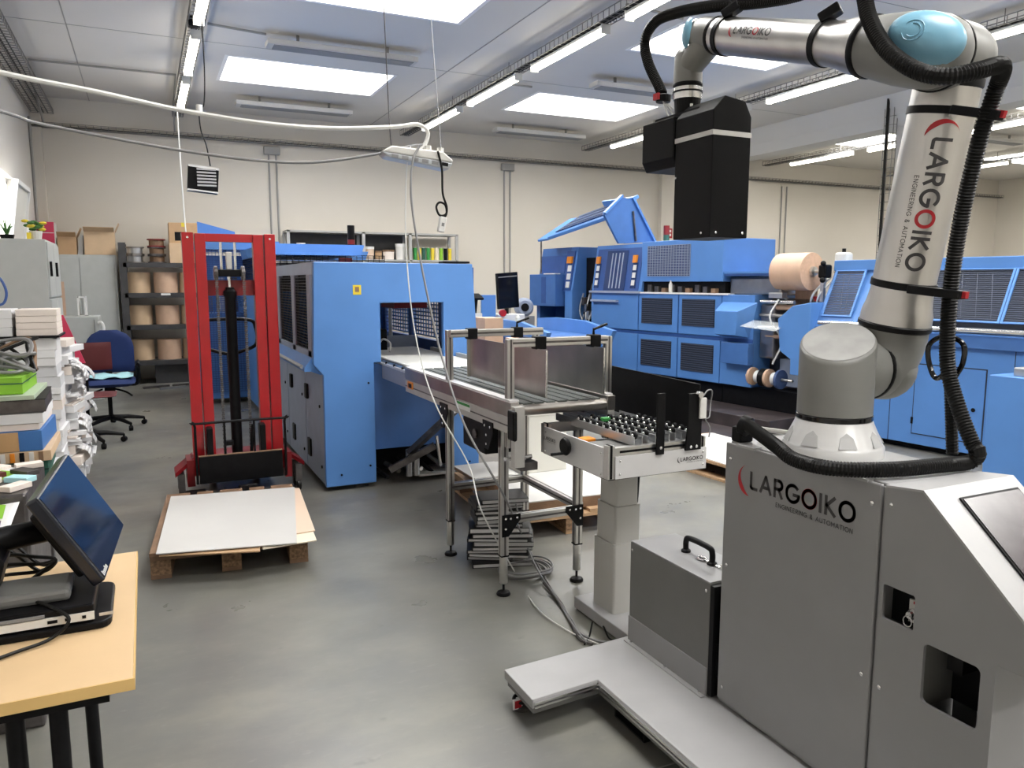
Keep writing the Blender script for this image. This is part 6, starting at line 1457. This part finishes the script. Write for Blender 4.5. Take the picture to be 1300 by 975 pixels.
P0, P1, P3 = onz(134, 737, .83), onz(158, 667, .86), onz(54, 625, 1.055)
WU = (P1-P0).length; WV = (P3-P0).length
EU = (P1-P0).normalized(); EV = (P3-P0); EV = (EV-EU*EV.dot(EU)).normalized(); EN = EU.cross(EV).normalized()
if EN.x < 0: EN = -EN
def scr(u, v, w_=0): return P0+EU*(u*WU)+EV*(v*WV)+EN*w_
def scq(u0, u1, v0, v1, w0, w1): return MB().hexa([scr(u0, v0, w0), scr(u1, v0, w0), scr(u1, v1, w0), scr(u0, v1, w0)], [scr(u0, v0, w1), scr(u1, v0, w1), scr(u1, v1, w1), scr(u0, v1, w1)])
dp = scq(0, 1, 0, 1, -.032, 0).build('display', 'bezel', tm, bev=.006)
scq(.1, .9, .1, .85, -.06, -.032).build('display_back', 'black', dp, bev=.01)
scq(.02, .98, .02, .98, 0, .0015).build('screen_glass', 'screen_blue', dp)
for k in range(7): scq(.03+.02*k*1.1, .03+.02*k*1.1+.013, .035, .035+(.05 if k in (0, 4) else .035), .0015, .002).build('white_mark', 'offwhite', dp)
MB().tube(smooth_path([scr(.5, .5, -.06), Vector((-.42, 2.12, .92)), Vector((-.44, 2.10, .83))], 6), .03, 10).build('display_arm', 'black', tm, smooth=True)
ctb = thing('terminal_cable', 'black cable curling over the table edge from the touch terminal', 'cable', (-.4, 1.95, .745))
MB().tube(smooth_path([(-.30, 2.06, .81), (-.24, 1.99, .805), (-.20, 1.955, .78), (-.235, 1.93, .752), (-.30, 1.90, .747), (-.38, 1.86, .746), (-.5, 1.84, .746)], 8), .004, 8).build('cable', 'black_rubber', ctb, smooth=True)
ct2 = thing('cable_bundle', 'black cables bunched behind the touch terminal', 'cable', (-.42, 2.35, .745))
for k in range(5): MB().tube(smooth_path([(-.50, 2.30+.02*k, .75), (-.40, 2.33+.02*k, .78+.02*k), (-.30, 2.36, .77+.02*(k % 3)), (-.26, 2.33, .80), (-.34, 2.31, .75)], 6), .005, 6).build('cable_loop', 'black_rubber', ct2, smooth=True)
# ================================================================== hanging things and cables
ps7 = thing('power_strip', 'pale hanging socket strip on wires above the blue machine', 'power strip', (1.33, 4.0, 2.25))
pa, pb = ony(482, 192, 4.0), ony(571, 207, 4.0)
dirx = (pb-pa).normalized(); c7 = (pa+pb)/2; L7 = (pb-pa).length
M7 = Matrix.Translation(c7) @ Matrix.Rotation(math.atan2(dirx.y, dirx.x), 4, 'Z') @ Matrix.Rotation(-math.asin(dirx.z), 4, 'Y')
MB().prism([(-L7/2, -.005), (-L7/2+.05, .03), (L7/2-.06, .045), (L7/2, .01), (L7/2, -.005)], 'y', -.05, .05).xf(M7).build('upper_shell', 'offwhite', ps7, bev=.008)
MB().prism([(-L7/2, -.006), (L7/2, -.006), (L7/2-.02, -.045), (-L7/2+.03, -.03)], 'y', -.052, .052).xf(M7).build('lower_shell', 'clear_grey', ps7, bev=.008)
for k in range(6): MB().box(-L7/2+.05+.055*k, -L7/2+.085+.055*k, -.054, -.05, -.03, -.012).xf(M7).build('socket', 'cable_grey' if k < 5 else 'black', ps7)
for k in (.06, .13): MB().lathe([(.018, 0), (.018, .03)], M7 @ Vector((k, -.02, .035)), (0, 0, 1), 10).build('plug', 'offwhite', ps7)
def wire(name, pts, r, m, label, n=8, cat='cable', k=8):
    return tag(MB().tube(smooth_path(pts, n), r, k).build(name, m, smooth=True), label, cat)
ha = M7 @ Vector((-L7/2+.06, 0, .03))
wire('suspension_wire', [ha, ha+Vector((-.01, 0, .2)), (ha.x-.03, 4.0, 3.2), (ha.x-.045, 4.0, CEIL)], .003, 'steel_dark', 'thin steel wire holding one end of the socket strip')
hb = M7 @ Vector((L7/2-.05, 0, .04))
wire('suspension_wire', [hb, hb+Vector((0, .02, .1)), (hb.x+.05, 4.3, 3.2), (hb.x+.15, 4.6, CEIL)], .0025, 'cable_grey', 'thin slanted wire holding the far end of the socket strip')
wire('supply_cable', [(XL+.01, 3.0, 2.40), (-1.0, 3.24, 2.36), ony(0, 92, 3.6), ony(120, 116, 3.8), ony(230, 140, 4.0), ony(330, 156, 4.0), ony(420, 163, 4.0), ony(500, 161, 4.0), ony(530, 158, 4.0), ony(543, 168, 4.0), ony(540, 182, 4.0), M7 @ Vector((.02, 0, .035))], .011, 'cable_white', 'thick white supply cable sagging across the hall to the socket strip')
wire('data_cable', [(XL+.01, 2.5, 2.26), (-.9, 2.95, 2.20), ony(0, 141, 3.5), ony(60, 159, 3.8), ony(230, 191, 4.0), ony(330, 204, 4.0), ony(400, 206, 4.0), ony(470, 197, 4.0), ony(520, 186, 4.0), ony(536, 184, 4.0)], .007, 'cable_grey', 'thin grey cable sagging below the white supply cable')
# grey cable from strip down to the floor coil
wire('drop_cable', [ony(532, 186, 3.95), ony(524, 205, 3.93), ony(522, 250, 3.9), ony(532, 320, 3.85), ony(548, 400, 3.75), ony(563, 460, 3.65), ony(590, 540, 3.4), ony(640, 630, 3.25), onz(668, 690, .08), onz(690, 730, .012), onz(725, 790, .01), onz(745, 816, .01)], .0055, 'cable_grey', 'grey cable dropping from the socket strip past the conveyor to the floor')
wire('thin_drop_cable', [ony(521, 186, 3.99), ony(516, 220, 3.97), ony(515, 300, 3.9), ony(522, 390, 3.8), ony(535, 460, 3.7), ony(556, 520, 3.55), ony(595, 590, 3.4), ony(612, 650, 3.2), onz(650, 720, .02), onz(680, 770, .008), onz(720, 800, .008), onz(760, 818, .008)], .0035, 'cable_white', 'thin white cable dropping from the socket strip to the floor')
bk_ = thing('plug_cable', 'short black cable with white plug hanging from the socket strip', 'cable', tuple(ony(560, 195, 3.97)))
lp7 = [ony(556, 192, 3.95), ony(561, 215, 3.94), ony(562, 245, 3.94), ony(567, 262, 3.94), ony(566, 272, 3.94), ony(558, 273, 3.94), ony(554, 263, 3.94), ony(558, 257, 3.94), ony(565, 260, 3.94), ony(567, 270, 3.94), ony(564, 277, 3.94)]
MB().tube(smooth_path(lp7, 8), .006, 8).build('cable', 'black_rubber', bk_, smooth=True)
p7 = ony(561, 285, 3.94); MB().box(-.018, .018, -.014, .014, -.04, .04).xf(Matrix.Translation(p7) @ Matrix.Rotation(.2, 4, 'Y')).build('plug_body', 'white', bk_, bev=.004); MB().box(-.006, .008, -.0155, -.014, -.01, .008).xf(Matrix.Translation(p7) @ Matrix.Rotation(.2, 4, 'Y')).build('switch', 'cable_grey', bk_)
# coil on the floor
cc = onz(668, 727, 0)
fc = thing('cable_coil', 'loose coil of grey cable on the floor below the conveyor', 'cable', tuple(cc))
for k in range(6):
    r = .115+.012*random.random(); ox, oy = random.uniform(-.015, .015), random.uniform(-.02, .02)
    MB().tube([(cc.x+ox+r*1.1*math.cos(t), cc.y+oy+r*math.sin(t), .008+.010*k*.6+.004*math.sin(3*t)) for t in [2*PI*i/36 for i in range(36)]], .005, 6, closed=True).build('cable_loop', 'cable_grey', fc, smooth=True)
wire('floor_cable', [onz(655, 640, .35), onz(668, 690, .12), onz(685, 728, .06), onz(700, 750, .02), onz(725, 785, .008), onz(738, 805, .008), onz(770, 815, .008), onz(800, 805, .008)], .005, 'cable_grey', 'grey cable lying on the floor from the coil to the platform')
wire('floor_cable', [onz(690, 740, .012), onz(712, 765, .008), onz(722, 785, .008), onz(735, 810, .008), onz(752, 818, .008)], .006, 'steel_dark', 'dark cable lying on the floor beside the platform')
wire('floor_cable', [onz(752, 790, .04), onz(748, 808, .01), onz(742, 818, .008)], .004, 'black_rubber', 'short black cable end below the column foot')
wire('floor_cable', [onz(766, 795, .04), onz(776, 812, .008), onz(800, 806, .02)], .004, 'black_rubber', 'thin black cable running under the tool case')
# hanging fan heater under the left lamp row
hl = thing('hanging_lamp', 'black floodlight hanging by a cable in front of the back wall', 'lamp', (.55, 8.0, 2.4))
q0, q1, q2, q3 = ony(239, 208, 8.0), ony(278, 214, 8.0), ony(277, 246, 8.0), ony(238, 241, 8.0)
MB().hexa([q3, q2, q1, q0], [v+Vector((0, .12, 0)) for v in (q3, q2, q1, q0)]).build('housing', 'black', hl, bev=.006)
MB().hexa([q0+Vector((.0, -.01, 0)), q1+Vector((0, -.01, 0)), q1+Vector((0, -.01, -.02)), q0+Vector((0, -.01, -.02))], [v+Vector((0, .13, .012)) for v in (q0, q1, q1+Vector((0, 0, -.02)), q0+Vector((0, 0, -.02)))]).build('top_rim', 'offwhite', hl)
MB().hexa([q3+Vector((0, -.01, 0)), q2+Vector((0, -.01, 0)), q2+Vector((0, -.01, .014)), q3+Vector((0, -.01, .014))], [v+Vector((0, .13, 0)) for v in (q3, q2, q2+Vector((0, 0, .014)), q3+Vector((0, 0, .014)))]).build('bottom_rim', 'offwhite', hl)
fl_ = MB()
for k in range(6):
    z = lerp(q3.z+.04, q0.z-.05, k/5); fl_.box(q0.x+.07, q1.x-.03, 7.985, 7.998, z, z+.016)
fl_.build('louvres', 'shelf_grey', hl)
wire('lamp_cable', [(.62, 8.02, 4.0), (.62, 8.0, 3.5), (.60, 8.0, 3.2), ony(253, 140, 8.0), ony(255, 165, 8.0), ony(262, 185, 8.0), ony(267, 211, 8.02)], .006, 'black_rubber', 'black cable holding the hanging floodlight')
tag(MB().lathe([(.03, 0), (.03, .09)], ony(253, 139, 8.0)-Vector((0, 0, .05)), (0, 0, 1), 12).build('cable_coupling', 'offwhite'), 'white coupling on the cable above the hanging floodlight', 'coupling')
wire('pull_cord', [(.56, 12.25, 3.98), (.565, 12.25, 3.2), (.58, 12.3, 2.5), (.6, 12.3, 1.9)], .010, 'cable_white', 'long white cord hanging from the lamp row behind the red stacker')
tag(MB().box(.53, .63, 8.45, 8.55, 4.02, 4.12).build('junction_box', 'black', bev=.01), 'black junction box on the lamp row over the red stacker', 'junction box')
# clutter on the floor below the dark shelf
for k, (x, y) in enumerate(((-.1, 12.3), (.12, 12.1), (.3, 12.4))): tag(MB().bar((x, y, .02), (x+.35, y+.1, .02), .05, .03).build('steel_offcut', 'steel_dark' if k != 1 else 'zinc'), ('dark steel bar', 'bright steel bar', 'short dark steel strip')[k]+' lying on the floor below the dark shelf', 'bar')
wire('blue_cable', [ony(-14, 352, 5.75), ony(-2, 352, 5.75), ony(6, 364, 5.75), ony(8, 376, 5.75), ony(3, 386, 5.75), ony(-12, 388, 5.75)], .008, 'blue_dark', 'dark blue cable loop standing on the white paper block')
